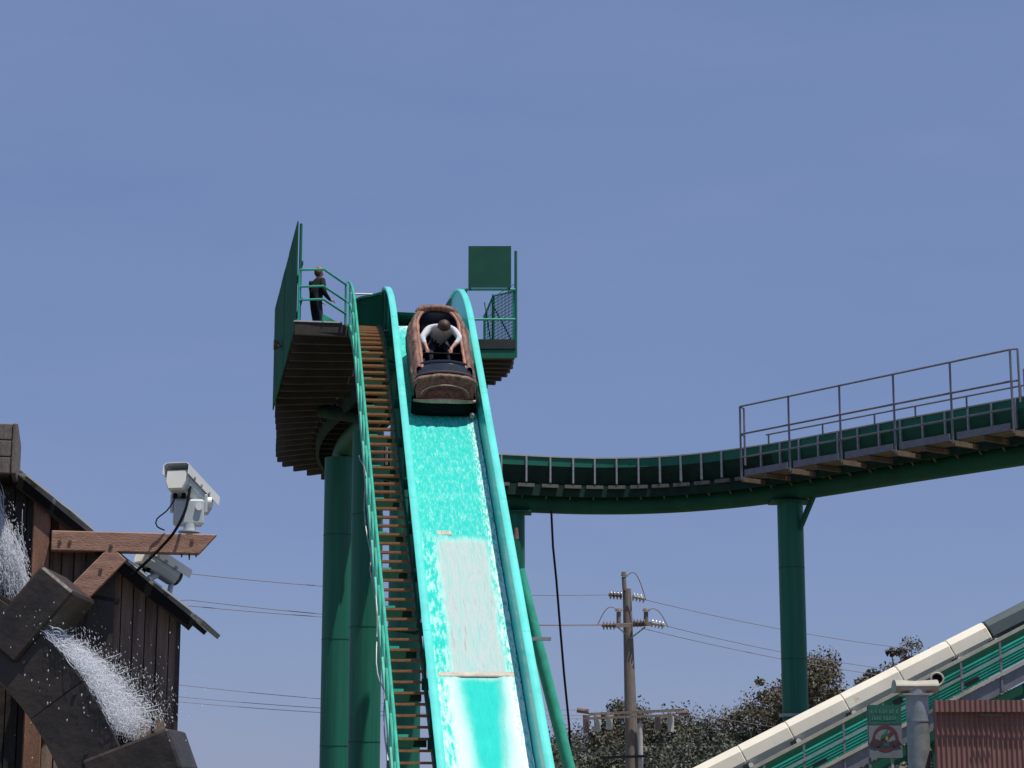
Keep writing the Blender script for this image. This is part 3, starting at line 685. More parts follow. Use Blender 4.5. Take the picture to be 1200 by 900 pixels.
for k in (0, 1):
    q = wp(k, .0) + wt_ * (-.20 if k == 0 else .22) + wn * (.35 if k == 0 else .05); mb = MB(); mb.tube([q + Z * (ZW + (.45 if k == 0 else .8)), q + Z * ZT], .036, 8); mb.build('post', M['steel'], wk, smooth='auto')
    mb = MB(); mb.tube([wp(k, -.03) + Z * ZT, q + Z * ZT], .03, 8); mb.build('rail', M['steel'], wk)
    mb = MB(); mb.tube([wp(k, -.03) + Z * (ZT - .95), q + Z * (ZT - .95)], .03, 8); mb.build('rail', M['steel'], wk)
for zz in (ZT, ZT - .95):
    mb = MB(); mb.tube([wp(0, -.03) + Z * zz, wp(1, -.03) + Z * zz], .034, 8); mb.build('rail', M['steel'], wk, smooth='auto')
mb = MB(); mb.tube([wp(0, -.03) + Z * (ZT - 1.75), wp(1, -.03) + Z * (ZT - 1.75)], .028, 8); mb.build('rail', M['steel'], wk, smooth='auto')
mb = MB(); mb.tube([wp(.02, .95) + Z * (LIPL + .32), wp(1.0, .95) + Z * (LIPL + .32)], .03, 8); mb.build('rail', M['steel'], wk, smooth='auto')
for k in (.03, .25, .45, .6, .78, .96):
    mb = MB(); mb.tube([wp(k, .95) + Z * (LIPL - .06), wp(k, .95) + Z * (LIPL + .33)], .03, 8); mb.build('stanchion', M['steel'], wk)
# next walkway, starting at the frame's edge
wk2 = thing('walkway', 'second lower railed walkway beginning past the end of the first', 'walkway', (15.2, 58.3, CZ + 10.4))
W2A, W2B = WB + wt_ * .45 + wn * .0, WB + wt_ * 4.5
mb = MB(); mb.prism([W2A + Z * (ZW + .10), W2B + Z * (ZW + .10), W2B + wn * .85 + Z * (ZW + .10), W2A + wn * .85 + Z * (ZW + .10)], Z * .05); mb.build('deck_plank', M['deck'], wk2)
mb = MB(); mb.bar(W2A + Z * (ZW + .24), W2B + Z * (ZW + .24), .03, .20); mb.build('kick_plate', M['grey'], wk2)
for zz, mt in ((1.75, M['beigerail']), (1.33, M['grey']), (.85, M['grey'])):
    mb = MB(); mb.tube([W2A + Z * (ZW + zz), W2B + Z * (ZW + zz)], .034, 8); mb.build('rail', mt, wk2)
for k in (0, .25, .5, .75, 1):
    q = W2A.lerp(W2B, k); mb = MB(); mb.tube([q + Z * (ZW - .25), q + Z * (ZW + 1.76)], .034, 8); mb.build('post', M['grey'], wk2)
    mb = MB(); mb.bar(q + Z * (ZW), q + wn * 1.4 + Z * (ZW), .10, .14); mb.build('joist', M['deck'], wk2)

# ================================================================== LOG BOAT
BD = 43.85
bo = V((chx(BD), BD, lipz(BD) - wallh(BD))) + Z * .075
pit = A * .985
bf = (-FWD * math.cos(pit) - Z * math.sin(pit)).normalized()      # bow direction, down the slope
bn = (-FWD * math.sin(pit) + Z * math.cos(pit)).normalized()
bl = LAT
bo = bo + bl * .035
def bp_(l, s, n): return bo + bl * l + bf * s + bn * n
boat = thing('log_boat', 'brown log shaped flume boat carrying one rider over the drop', 'boat', bp_(0, 0, 0))
def hullsec(s):
    # half width and heights along the boat
    e = max(0, (-s - 1.0) / .75); e = min(1, e); tail = math.sqrt(max(0.0, 1 - e * e * .80))
    fr = max(0, (s - .9) / .6); nose = 1 - .10 * fr * fr
    return .68 * tail * nose
S0, S1 = -1.72, 1.38
SEC = [(-.88, 1.0), (-1.0, .80), (-1.03, .55), (-.98, .30), (-.82, .08), (-.55, 0.0), (0, -.015), (.55, 0), (.82, .08), (.98, .30), (1.03, .55), (1.0, .80), (.88, 1.0)]
NK = 49
def outer(s, k):
    wv = hullsec(s); top = .88 + .10 * max(0, (-s - .7)) ** 1.2 - .02 * max(0, s)
    f = 12 * k / (NK - 1); i_ = min(int(f), 11); f -= i_
    a0, a1 = SEC[i_], SEC[i_ + 1]; ang = (a0[0] + (a1[0] - a0[0]) * f, a0[1] + (a1[1] - a0[1]) * f)
    ridge_ = noise.noise(V((s * 2.2, k * .75, 3.1))) * .6 + noise.noise(V((s * 7, k * 1.6, 8.1))) * .5     # bark ridges along the log
    rr = 1 + .055 * ridge_
    return bp_(ang[0] * wv * rr, s, max(0.0, ang[1] * top * (1 + .02 * ridge_)) if ang[1] > .05 else ang[1] * top)
def inner(s, k):
    wv = hullsec(s) - .17; top = .88 + .10 * max(0, (-s - .7)) ** 1.2 - .02 * max(0, s)
    ang = [(-.90, 1.0), (-.95, .75), (-.93, .45), (-.85, .25), (0, .20), (.85, .25), (.93, .45), (.95, .75), (.90, 1.0)][k]
    return bp_(ang[0] * wv, s, ang[1] * top)
ss = frange(S0, S1, 56)
mb = MB(); mb.loft([[outer(s, k) for k in range(NK)] for s in ss], closed=False, caps=False)
mb.add([outer(S0, k) for k in range(NK)], [tuple(range(NK))])
hull = mb.build('hull', M['bark'], boat, smooth='auto', fix=False)
si = [s for s in ss if -1.60 < s < .95]
mb = MB(); mb.loft([[inner(s, k) for k in range(9)] for s in si], closed=False, caps=False)
mb.add([inner(si[0], k) for k in range(9)], [tuple(range(9))]); mb.add([inner(si[-1], k) for k in range(9)], [tuple(range(9))])
mb.build('tub', M['navy'], boat, smooth='auto', fix=False)
# gunwale: thick rolled rim round the cockpit
for sg in (-1, 1):
    rings = []; pts = []
    for s in si:
        a, b = outer(s, 0 if sg < 0 else NK - 1), inner(s, 0 if sg < 0 else 8); m_ = (a + b) / 2
        wob = .5 + .5 * noise.noise(a * 5)
        rings.append([a, a.lerp(b, .2) + bn * (.035 + .03 * wob), m_ + bn * (.045 + .035 * wob), a.lerp(b, .85) + bn * .03, b]); pts.append(b + bn * .008)
    mb = MB(); mb.loft(rings, closed=False, caps=False); mb.build('gunwale', M['bark'], boat, smooth=True, fix=False)
    mb = MB(); mb.tube(pts, [.036 * (1 + .4 * noise.noise(p * 7)) for p in pts], 8); mb.build('inner_rim', M['logrim'], boat, smooth='auto')
arch = []
for k in range(13):
    an = math.pi * k / 12; wv = hullsec(-1.58) - .05
    arch.append(bp_(-math.cos(an) * wv * .92, -1.58 - .08 * math.sin(an), .93 + .10 * math.sin(an)))
mb = MB(); mb.tube(arch, [.085 * (1 + .5 * noise.noise(p * 9)) for p in arch], 10); mb.build('stern_rim', M['bark'], boat, smooth='auto')
mb = MB(); mb.add(arch + [bp_(.36, -1.55, .3), bp_(-.36, -1.55, .3)], [tuple(range(15))]); mb.build('backrest', M['navy'], boat, fix=False)
for s in (-1.02, -.15):           # seat blocks
    mb = MB(); mb.hexa(bp_(0, s, .30), bl * .45, bf * .16, bn * .10); mb.build('seat', M['navy'], boat, bev=.03)
# bow deck: arched cowl, dark gloss lip, cut log face, ledge and bumper
def bowarch(s, wv, n0, hgt, m=14):
    return [bp_(-math.cos(math.pi * k / m) * wv, s, n0 + hgt * math.sin(math.pi * k / m)) for k in range(m + 1)]
mb = MB(); mb.loft([bowarch(.78, .56, .80, .16), bowarch(.95, .58, .80, .17), bowarch(1.12, .60, .79, .17), bowarch(1.38, .62, .76, .16)], closed=False, caps=False)
mb.build('bow_cowl', M['blackgloss'], boat, smooth='auto', fix=False)
mb = MB(); mb.tube(bowarch(.78, .56, .80, .16), .045, 8); mb.build('cowl_rim', M['blackgloss'], boat, smooth='auto')
ba = bowarch(1.35, .625, .74, .165, 28); mb = MB(); mb.tube([p + bf * .02 * noise.noise(p * 11) for p in ba], [.062 * (1 + .5 * noise.noise(p * 8)) for p in ba], 10); mb.build('bow_rim', M['bark'], boat, smooth='auto')
mb = MB(); mb.tube(bowarch(1.22, .60, .78, .17, 20), .035, 8); mb.build('cowl_seam', M['dark'], boat, smooth='auto')
face = bowarch(1.39, .60, .77, .13) + [bp_(.63, 1.43, .62), bp_(.60, 1.47, .44), bp_(-.60, 1.47, .44), bp_(-.63, 1.43, .62)]
mb = MB(); mb.add(face + [bp_(0, 1.44, .66)], [(i, (i + 1) % len(face), len(face)) for i in range(len(face))]); lend = mb.build('log_end', M['logend'], boat, fix=False)
for (wv, n0, hg, mt, r) in ((.50, .545, .23, M['ledge'], .012), (.40, .51, .16, M['signred'], .022)):   # growth rings
    mb = MB(); mb.tube([p + bf * .055 for p in bowarch(1.42, wv, n0, hg)], r, 6); mb.build('growth_ring', mt, lend)
ledge = [bp_(x, 1.47 + .11 * (1 - (x / .66) ** 2), .42 + .03 * math.cos(x * 4)) for x in frange(-.66, .66, 14)]
mb = MB(); mb.tube(ledge, [.03 + .025 * math.sin(math.pi * k / 14) for k in range(15)], 8); mb.build('bow_ledge', M['ledge'], boat, smooth='auto')
nose = lambda n, f: [bp_(x, 1.40 + f * (1 - (x / .70) ** 4), n) for x in frange(-.69, .69, 14)]
mb = MB(); mb.loft([nose(.40, .10), nose(.30, .17), nose(.16, .17), nose(.03, .08)], closed=False, caps=False)
mb.add(nose(.40, .10) + [bp_(.69, 1.3, .40), bp_(-.69, 1.3, .40)], [tuple(range(17))]); mb.add(nose(.03, .08) + [bp_(.6, 1.2, .02), bp_(-.6, 1.2, .02)], [tuple(range(17))])
mb.build('bumper', M['rubber'], boat, smooth='auto', fix=False)
mb = MB(); mb.tube([bp_(.60, 1.50, .10), bp_(.60, 1.60, .10)], .05, 10); mb.build('bumper_wheel', M['grey'], boat)
mb = MB(); mb.tube([bp_(-.50, .12, .60), bp_(-.40, .10, .80), bp_(.40, .10, .80), bp_(.50, .12, .60)], .025, 8); mb.build('grab_bar', M['rubber'], boat, smooth='auto')

# ================================================================== PEOPLE
def person(name, label, joints, edges, head, root, mats, fnt, hair_mat, hairlen=0.0, hands=(), hs=1.0):
    """joints: name -> (point, radius, material index); one skinned body surface"""
    t = thing(name, label, 'person', root)
    J = dict(joints); E = list(edges)
    # head: a chain of rings in the skin graph with a nose
    hc, fwd, up = head; fwd = fwd.normalized(); up = (up - fwd * up.dot(fwd)).normalized(); side = fwd.cross(up)
    J['jaw'] = (hc - up * .065 + fwd * .025, .062, 0); J['skull'] = (hc + up * .03 - fwd * .005, .088, 0); J['crown'] = (hc + up * .085 - fwd * .01, .060, 0)
    E += [('neck', 'jaw'), ('jaw', 'skull'), ('skull', 'crown')]
    for hn, (wr, d, pd, s) in enumerate(hands):         # wrist joint, finger direction, palm normal, side of thumb
        d = d.normalized(); pd = (pd - d * pd.dot(d)).normalized(); sd_ = d.cross(pd) * s
        w0 = J[wr][0]; J[f'palm{hn}'] = (w0 + d * .055, .030, 0); E.append((wr, f'palm{hn}'))
        for q, (off, ln) in enumerate(((-.030, .075), (-.010, .088), (.010, .082), (.030, .066))):
            a = f'f{hn}{q}a'; b = f'f{hn}{q}b'; c = f'f{hn}{q}c'
            p = w0 + d * .085 + sd_ * off
            J[a] = (p, .0105, 0); J[b] = (p + d * ln * .5 - pd * .012, .0095, 0); J[c] = (p + d * ln * .72 - pd * .045, .008, 0)
            E += [(f'palm{hn}', a), (a, b), (b, c)]
        J[f't{hn}a'] = (w0 + d * .035 - sd_ * .042, .012, 0); J[f't{hn}b'] = (w0 + d * .075 - sd_ * .060 - pd * .02, .0095, 0)
        E += [(f'palm{hn}', f't{hn}a'), (f't{hn}a', f't{hn}b')]
    names = list(J); ix = {n: i for i, n in enumerate(names)}
    me = bpy.data.meshes.new('body'); me.from_pydata([J[n][0] - V(root) for n in names], [(ix[a], ix[b]) for a, b in E], [])
    o = bpy.data.objects.new('body', me); col.objects.link(o)
    sk = o.modifiers.new('skin', 'SKIN'); sb = o.modifiers.new('sub', 'SUBSURF'); sb.levels = 2; sb.render_levels = 2
    for i, n in enumerate(names):
        q = me.skin_vertices[0].data[i]; q.radius = (J[n][1], J[n][1]); q.use_root = (n == 'pelvis')
    bpy.context.view_layer.update()
    dg = bpy.context.evaluated_depsgraph_get(); m2 = bpy.data.meshes.new_from_object(o.evaluated_get(dg))
    bpy.data.objects.remove(o)
    body = bpy.data.objects.new('body', m2); col.objects.link(body); body.parent = t; ORG[body] = V(root)
    m2.materials.clear()
    for mm in mats: m2.materials.append(mm)
    segs = [(J[a][0] - V(root), J[b][0] - V(root), J[a][2], J[b][2]) for a, b in E]
    for p in m2.polygons:
        c = p.center; best = 9; bi = 0
        for a, b, ma, mb_ in segs:
            ab = b - a; k = max(0, min(1, (c - a).dot(ab) / max(1e-9, ab.dot(ab)))); dd = (a + ab * k - c).length
            if dd < best: best = dd; bi = (ma if k < .5 else mb_)
        p.material_index = bi; p.use_smooth = True
    # face and hair
    def ball(c, r, mat, nm, nu=16, nv=10):
        x, y, z = r; b_ = MB(); rings = []
        for i in range(nv + 1):
            th = math.pi * i / nv; th = min(max(th, .02), math.pi - .02)
            rings.append([c + side * (x * math.sin(th) * math.cos(2 * math.pi * j / nu)) + fwd * (y * math.sin(th) * math.sin(2 * math.pi * j / nu)) + up * (z * math.cos(th)) for j in range(nu)])
        b_.loft(rings); return b_.build(nm, mat, body, smooth=True)
    for s in (-1, 1):
        ball(hc + fwd * .072 + side * (.032 * s) + up * .012, (.012, .010, .009), M['white'], 'eye', 10, 6)
        ball(hc + fwd * .080 + side * (.032 * s) + up * .012, (.006, .005, .006), M['rubber'], 'pupil', 8, 5)
        ball(hc + side * (.082 * s) - fwd * .005, (.012, .022, .032), M['skin'], 'ear', 10, 6)
    ball(hc + fwd * .092 - up * .018, (.014, .020, .022), M['skin'], 'nose', 10, 6)
    ball(hc + fwd * .078 - up * .060, (.024, .010, .007), M['logrim'], 'mouth', 10, 6)
    hb = MB(); nu, nv = 22, 14; rings = []
    for i in range(nv + 1):
        th = .02 + (math.pi * (.60 + hairlen)) * i / nv
        ring = []
        for j in range(nu):
            ph = 2 * math.pi * j / nu; fr = math.sin(ph)
            tt = th if fr < .25 else min(th, .95 + .35 * (1 - fr))
            g = 1 + .06 * noise.noise(V((math.cos(ph) * 3, math.sin(ph) * 3, i * .5)))
            ring.append(hc + up * .02 - fwd * .008 + side * (.098 * hs * g * math.sin(tt) * math.cos(ph)) + fwd * (.106 * hs * g * math.sin(tt) * fr) + up * (.118 * hs * g * math.cos(tt)))
        rings.append(ring)
    hb.loft(rings, caps=False); hb.build('hair', hair_mat, body, smooth=True, fix=False)
    return t

# operator on the left platform, turned to the right
oz = ZD; ob = P(371, 360, 49.2); ob = V((ob.x, 49.2, oz))
OS = 1.12; OY = R(38)
def oj(x, y, z): return ob + V((x * math.cos(OY) - y * math.sin(OY), x * math.sin(OY) + y * math.cos(OY), z)) * OS
Jn = {'pelvis': (oj(-.02, 0, .95), .165, 2), 'waist': (oj(-.03, 0, 1.10), .17, 1), 'chest': (oj(-.01, 0, 1.30), .185, 1), 'neckb': (oj(.02, 0, 1.45), .075, 1), 'neck': (oj(.04, 0, 1.50), .055, 0),
      'shR': (oj(.02, -.19, 1.40), .092, 1), 'elR': (oj(.02, -.25, 1.12), .075, 1), 'wrR': (oj(.20, -.22, .98), .038, 1),
      'shL': (oj(.02, .19, 1.40), .092, 1), 'elL': (oj(.03, .25, 1.12), .075, 1), 'wrL': (oj(.22, .20, 1.00), .038, 1),
      'hipR': (oj(-.02, -.10, .90), .105, 2), 'knR': (oj(.04, -.11, .50), .072, 2), 'anR': (oj(-.02, -.11, .10), .050, 2), 'toR': (oj(.14, -.12, .045), .040, 3),
      'hipL': (oj(-.02, .10, .90), .105, 2), 'knL': (oj(.05, .11, .50), .072, 2), 'anL': (oj(0, .11, .10), .050, 2), 'toL': (oj(.16, .12, .045), .040, 3)}
En = [('pelvis', 'waist'), ('waist', 'chest'), ('chest', 'neckb'), ('neckb', 'neck'), ('chest', 'shR'), ('shR', 'elR'), ('elR', 'wrR'), ('chest', 'shL'), ('shL', 'elL'), ('elL', 'wrL'),
      ('pelvis', 'hipR'), ('hipR', 'knR'), ('knR', 'anR'), ('anR', 'toR'), ('pelvis', 'hipL'), ('hipL', 'knL'), ('knL', 'anL'), ('anL', 'toL')]
person('person', 'person in black clothes with auburn hair standing on the left platform', Jn, En, (oj(.065, 0, 1.61), V((1, .35, -.12)), Z), ob,
       [M['skin'], M['black'], M['denim'], M['shoe']], None, M['hairred'], .16, hs=1.22,
       hands=(('wrR', V((1, .2, -.25)), V((0, 0, 1)), 1), ('wrL', V((1, -.2, -.2)), V((0, 0, 1)), -1)))
# rider bent forward in the boat
RSC = 1.16
def rj(l, s, n): return bp_(.03 + (l - .03) * RSC, -.95 + (s + .95) * (1.0 if s > -.12 else 1.10), .36 + (n - .36) * (1.14 if n > .84 else 1.0))
Jr = {'pelvis': (rj(.03, -.95, .50), .14, 2), 'waist': (rj(.03, -.90, .66), .165, 1), 'chest': (rj(.03, -.74, .88), .19, 1), 'neckb': (rj(.045, -.60, 1.0), .075, 1), 'neck': (rj(.05, -.54, 1.03), .058, 0),
      'shR': (rj(-.19, -.68, .95), .098, 1), 'elR': (rj(-.34, -.42, .86), .074, 1), 'wrR': (rj(-.26, -.10, .82), .036, 0),
      'shL': (rj(.26, -.68, .95), .098, 1), 'elL': (rj(.38, -.42, .86), .074, 1), 'wrL': (rj(.20, -.10, .82), .036, 0),
      'hipR': (rj(-.09, -.90, .46), .11, 2), 'knR': (rj(-.15, -.42, .60), .078, 2), 'anR': (rj(-.15, -.02, .30), .05, 2), 'toR': (rj(-.15, .18, .26), .042, 3),
      'hipL': (rj(.15, -.90, .46), .11, 2), 'knL': (rj(.20, -.42, .60), .078, 2), 'anL': (rj(.20, -.02, .30), .05, 2), 'toL': (rj(.20, .18, .26), .042, 3)}
person('person', 'person in a white shirt bent forward inside the log boat', Jr, En, (rj(.06, -.43, 1.09), bf * .75 - bn * .75, bn * .9 + bf * .5), bp_(0, -.95, .36),
       [M['skin'], M['whiteshirt'], M['denim'], M['shoe']], None, M['hairdk'], .14, hs=1.5,
       hands=(('wrR', bf + bl * .15 - bn * .25, bn, 1), ('wrL', bf - bl * .15 - bn * .25, bn, -1)))

# ================================================================== LIFT (lower right)
YL = 45.0
q0, q1 = P(820, 896, YL), P(1149, 730, YL)
lt = (q1 - q0).normalized(); ln_ = V((-lt.z, 0, lt.x)); lL = (q1 - q0).length
lift = thing('covered_lift', 'pale covered incline running up to the right beside the teal conveyor', 'conveyor cover', (q0.x, YL, 0))
RS = .31
prof = [(-.16, 0), (.16, 0), (.30, -.13), (.33, -.36), (.26, -.60), (-.26, -.60), (-.33, -.36), (-.30, -.13)]      # (y, along normal)
def lpt(s, y, n): return q0 + lt * s + V((0, y, 0)) + ln_ * n
def covseg(a, b, mat, sub=(), nm='cover_section'):
    mb = MB(); pr = [(y, n) for y, n in prof]
    mb.loft([[lpt(a, y, n) for y, n in pr], [lpt(b, y, n) for y, n in pr]], m=0)
    return mb.build(nm, mat, lift, bev=.02)
s = -4.7; k = 0
marks = [-4.7, -2.9, -1.1, .9, 2.05, 3.4, 4.75, 6.0, lL]
for a, b in zip(marks[:-1], marks[1:]):
    covseg(a + .003, b - .003, M['cover'])
    # stained trough side below each cover
    mb = MB(); mb.loft([[lpt(x, -.30, -.62), lpt(x, -.28, -.86), lpt(x, .28, -.86), lpt(x, .30, -.62)] for x in (a + .15, b - .10)]); mb.build('trough_side', M['coverlow'], lift)
    # roller bracket in each gap
    mb = MB(); c = lpt(b - .02, -.30, -.50); mb.hexa(c, lt * .09, V((0, .05, 0)), ln_ * .09); mb.build('bracket', M['dark'], lift, bev=.01)
    mb = MB(); mb.tube([c + V((0, -.06, .02)) + lt * .06, c + V((0, -.12, .02)) + lt * .06], .055, 10); mb.build('roller', M['white'], lift)
a = lL + .03
while a < lL + 13:
    covseg(a, a + 3.2, M['greypipe']); a += 3.23
mb = MB(); mb.loft([[lpt(x, -.30, -.62), lpt(x, -.28, -.95), lpt(x, .28, -.95), lpt(x, .30, -.62)] for x in (lL + .05, lL + 13)]); mb.build('trough_side', M['dark'], lift)
for s in (-2.5, 1.5, 5.5, 9.5, 13.5, 17.5):
    for y in (-.35, .35):
        q = lpt(s, y, -.9); mb = MB(); mb.bar(q, V((q.x, q.y + (.5 if y > 0 else -.2), 0)), .12, .12); mb.build('leg', M['dkgreen'], lift)
    mb = MB(); q = lpt(s, 0, -.93); mb.box(q.x - .07, q.x + .07, q.y - .6, q.y + .6, q.z - .2, q.z - .02); mb.build('cross_beam', M['dkgreen'], lift)
# conveyor in front
YC = 43.9
c0, c1 = P(888, 897, YC), P(1200, 734, YC)
ct = (c1 - c0).normalized(); cn = V((-ct.z, 0, ct.x))
def cpt(s, y, n): return c0 + ct * s + V((0, y, 0)) + cn * n
cv = thing('teal_conveyor', 'teal slatted lift conveyor with a pale handrail in front of the pale cover', 'conveyor', (c0.x, YC, 0))
SA_, SB_ = -5.0, 16.0
def strip(nm, n, y, wd, h, mat, a=SA_, b=SB_):
    mb = MB(); mb.bar(cpt(a, y, n), cpt(b, y, n), wd, h, up=cn); return mb.build(nm, mat, cv)
strip('handrail', 0, 0, .06, .07, M['beigerail'])
strip('mid_rail', -.34, -.02, .04, .05, M['grey'])
strip('lower_rail', -.66, -.02, .05, .07, M['beigerail'])
strip('back_panel', -.30, .34, .03, .62, M['dkgreen'])
for k in range(9):
    strip('slat', -.20 - k * .058, .16 + .012 * k, .05, .034, M['slatteal'])
strip('stringer', -.86, .05, .08, .30, M['steel'])
strip('stringer', -1.2, .30, .10, .28, M['dkgreen'])
k = -4.6
while k < 16:
    b_ = cpt(k, 0, 0); mb = MB(); mb.bar(b_, b_ + V((.015, 0, -1.10)), .045, .045, up=V((0, 1, 0))); mb.build('post', M['steel'], cv)
    if int(k * 10) % 3 == 0:
        c = cpt(k + .3, .08, -.17); mb = MB(); mb.hexa(c, ct * .10, V((0, .05, 0)), cn * .07); mb.build('roller_box', M['dark'], cv)
    k += .95
for s in (-3, 0.2, 3.6, 7.5, 11.5):
    q = cpt(s, .2, -1.3); mb = MB(); mb.bar(q, V((q.x, q.y, 0)), .12, .12, up=V((0, 1, 0))); mb.build('leg', M['dkgreen'], cv)
    q2 = cpt(s + .2, .25, -.75)
for s, n in ((1.2, -.55), (4.9, -.52), (4.6, -.34)):
    mb = MB(); mb.hexa(cpt(s, .06, n), ct * .16, V((0, .04, 0)), cn * .035); mb.build('chain_dog', M['dark'], cv)
# round machine drum beside the conveyor
c = P(1097, 796, YC - .25)
dr_ = thing('cable_drum', 'small dark round drum with a pale rim on the conveyor handrail', 'drum', c)
mb = MB(); mb.tube([c + V((0, -.10, 0)), c + V((0, .12, 0))], .115, 18); mb.build('core', M['rubber'], dr_)
mb = MB(); rg = [c + V((.13 * math.cos(x), -.10, .13 * math.sin(x))) for x in frange(0, 2 * math.pi, 24)]; mb.tube(rg, .025, 6); mb.build('rim', M['beigerail'], dr_)

# ------------------------------------------------------------------ vent stack with a T shaped cap
YV = 32.0
ca, cb_ = P(1048, 806, YV), P(1097, 806, YV); cm = (ca + cb_) / 2
vent = thing('vent_stack', 'galvanised pipe stack with a flared half-round cap beside the sign', 'vent pipe', (cm.x + .02, YV, 0))
mb = MB(); mb.tube([(cm.x + .02, YV, 0), (cm.x + .02, YV, cm.z - .02)], .172, 28); mb.build('pipe', M['grey'], vent, smooth='auto')
mb = MB(); mb.tube([(cm.x + .02, YV, cm.z - .52), (cm.x + .02, YV, cm.z - .49)], .180, 28); mb.build('seam_band', M['grey'], vent, smooth='auto')
rings = []
for k, x in enumerate(frange(-.33, .33, 8)):
    rr = .085 + .02 * abs(x) / .33
    rings.append([V((cm.x + x, YV + math.cos(a) * rr * 2.0, cm.z + .02 + math.sin(a) * rr)) for a in frange(0, 2 * math.pi * 15 / 16, 15)])
mb = MB(); mb.loft(rings); mb.build('cap', M['beigerail'], vent, smooth='auto')
mb = MB(); mb.box(cm.x - .23, cm.x + .22, YV - .19, YV + .19, cm.z - .12, cm.z - .09); mb.build('collar', M['grey'], vent)
# ------------------------------------------------------------------ warning sign
YS = 33.0
a, b = P(1017, 826, YS), P(1058, 888, YS)
sg_ = thing('warning_sign', 'white warning sign with a red prohibition ring and green header', 'sign', (a.x, YS, 0))
W_ = b.x - a.x; H_ = a.z - b.z; zt = a.z
mb = MB(); mb.box(a.x, b.x, YS, YS + .02, zt - H_ * .42 - .42, zt - H_ * .42); 
sgb = MB(); sgb.box(a.x, b.x, YS, YS + .02, zt - .83, zt - .30); sgbd = sgb.build('board', M['signwhite'], sg_)
mb = MB(); mb.box(a.x, b.x, YS - .006, YS + .02, zt - .298, zt); sghd = mb.build('header', M['signgreen'], sg_)
# rows of unreadable pale lettering (marks only)
random.seed(3)
for row, (x0_, x1_) in enumerate(((.08, .92), (.10, .90))):
    x = a.x + W_ * x0_; zz = zt - .105 - row * .105
    while x < a.x + W_ * x1_ - .02:
        wl_ = random.uniform(.018, .034)
        mb = MB(); mb.box(x, x + wl_, YS - .010, YS - .0065, zz - random.uniform(.026, .036), zz + random.uniform(.022, .034)); mb.build('letter_mark', M['signlet'], sghd)
        x += wl_ + (random.choice((.014, .014, .014, .040)))
cx_, cz_ = (a.x + b.x) / 2 - .0, zt - .525
n = 36; ro, ri = .205, .165
vs = []; fs = []
for k in range(n):
    an = 2 * math.pi * k / n
    for rr in (ri, ro): vs.append((cx_ + rr * math.cos(an), YS - .006, cz_ + rr * math.sin(an)))
for k in range(n): fs.append((2 * k, 2 * k + 1, (2 * k + 3) % (2 * n), (2 * k + 2) % (2 * n)))
mb = MB(); mb.add(vs, fs); mb.build('ring', M['signred'], sgbd, fix=False)
mb = MB(); mb.bar(V((cx_ - .13, YS - .0085, cz_ - .12)), V((cx_ + .13, YS - .0085, cz_ + .12)), .003, .042, up=V((0, 0, 1))); mb.build('slash', M['signred'], sgbd)
def flat(poly, mat, nm, y): 
    mb = MB(); mb.prism([(cx_ + x, y, cz_ + z) for x, z in poly], (0, .002, 0)); mb.build(nm, mat, sgbd)
flat([(-.27, -.10), (-.20, .0), (-.13, -.02), (-.05, -.05), (.06, -.06), (.14, -.03), (.20, -.02), (.26, -.11), (.16, -.13), (.10, -.10), (-.08, -.11), (-.16, -.14)], M['signdark'], 'pictogram', YS - .013)
flat([(-.09, -.02), (-.06, .05), (-.01, .07), (.01, .12), (.04, .13), (.03, .06), (.0, .0)], M['signgreen'], 'pictogram', YS - .0165)
flat([(-.01, -.02), (.02, .04), (.04, .0), (.03, -.03)], M['signyel'], 'pictogram', YS - .020)
flat([(-.04, -.12), (-.05, -.07), (.05, -.07), (.05, -.12)], M['signgreen'], 'pictogram', YS - .0165)
for x in (a.x + .01, a.x + W_ * .70):
    mb = MB(); mb.box(x - .02, x + .02, YS + .022, YS + .062, 0, zt - .02); mb.build('post', M['steel'] if x < a.x + .1 else M['beigerail'], sg_)
mb = MB(); mb.box(a.x + W_ * .60, b.x + .05, YS + .064, YS + .10, zt - 1.0, zt - .96); mb.build('cross_bar', M['beigerail'], sg_)
# ------------------------------------------------------------------ corrugated shed
YH = 30.0
ha = P(1094, 833, YH); zev = ha.z; ht = P(1094, 820, YH + .3).z
shed = thing('corrugated_shed', 'rust red corrugated metal shed with a flat eave', 'shed', (ha.x, YH, 0))
def corr_sheet(x0, x1, y, z0, z1, amp, pitch, thick=.004):
    mb = MB(); n = int((x1 - x0) / pitch) * 6; r0 = []; r1 = []
    prof_ = [0, .55, 1, 1, .55, 0]
    for k in range(n + 1):
        x = x0 + (x1 - x0) * k / n; yy = y - amp * prof_[k % 6]
        r0.append(V((x, yy, z0))); r1.append(V((x, yy, z1)))
    mb.add(r0 + r1, [(k, k + 1, n + 2 + k, n + 1 + k) for k in range(n)]); return mb
x = ha.x
while x < ha.x + 4.0:
    corr_sheet(x, x + .81, YH + random.uniform(0, .006), 0, zev, .022, .0736).build('wall_sheet', M['corr'], shed, fix=False); x += .80
r = corr_sheet(ha.x - .02, ha.x + 4.05, 0, 0, 0, .02, .0736)
n2 = len(r.v) // 2
r.v = [V((p.x, YH - .09, zev + .10 + -p.y * 1.0)) for p in r.v[:n2]] + [V((p.x + .66, YH + 2.6, zev + .0 - p.y)) for p in r.v[n2:]]
r.build('roof_sheet', M['corr'], shed, fix=False)
r = corr_sheet(ha.x - .02, ha.x + 4.05, YH - .10, zev - .02, zev + .15, .02, .0736); r.build('eave_flashing', M['corr'], shed, fix=False)
mb = MB(); mb.prism([(ha.x, YH + .03, 0), (ha.x + .66, YH + 2.6, 0), (ha.x + .66, YH + 2.6, zev), (ha.x, YH + .03, zev + .05)], (.02, 0, 0)); mb.build('side_wall', M['corr'], shed)
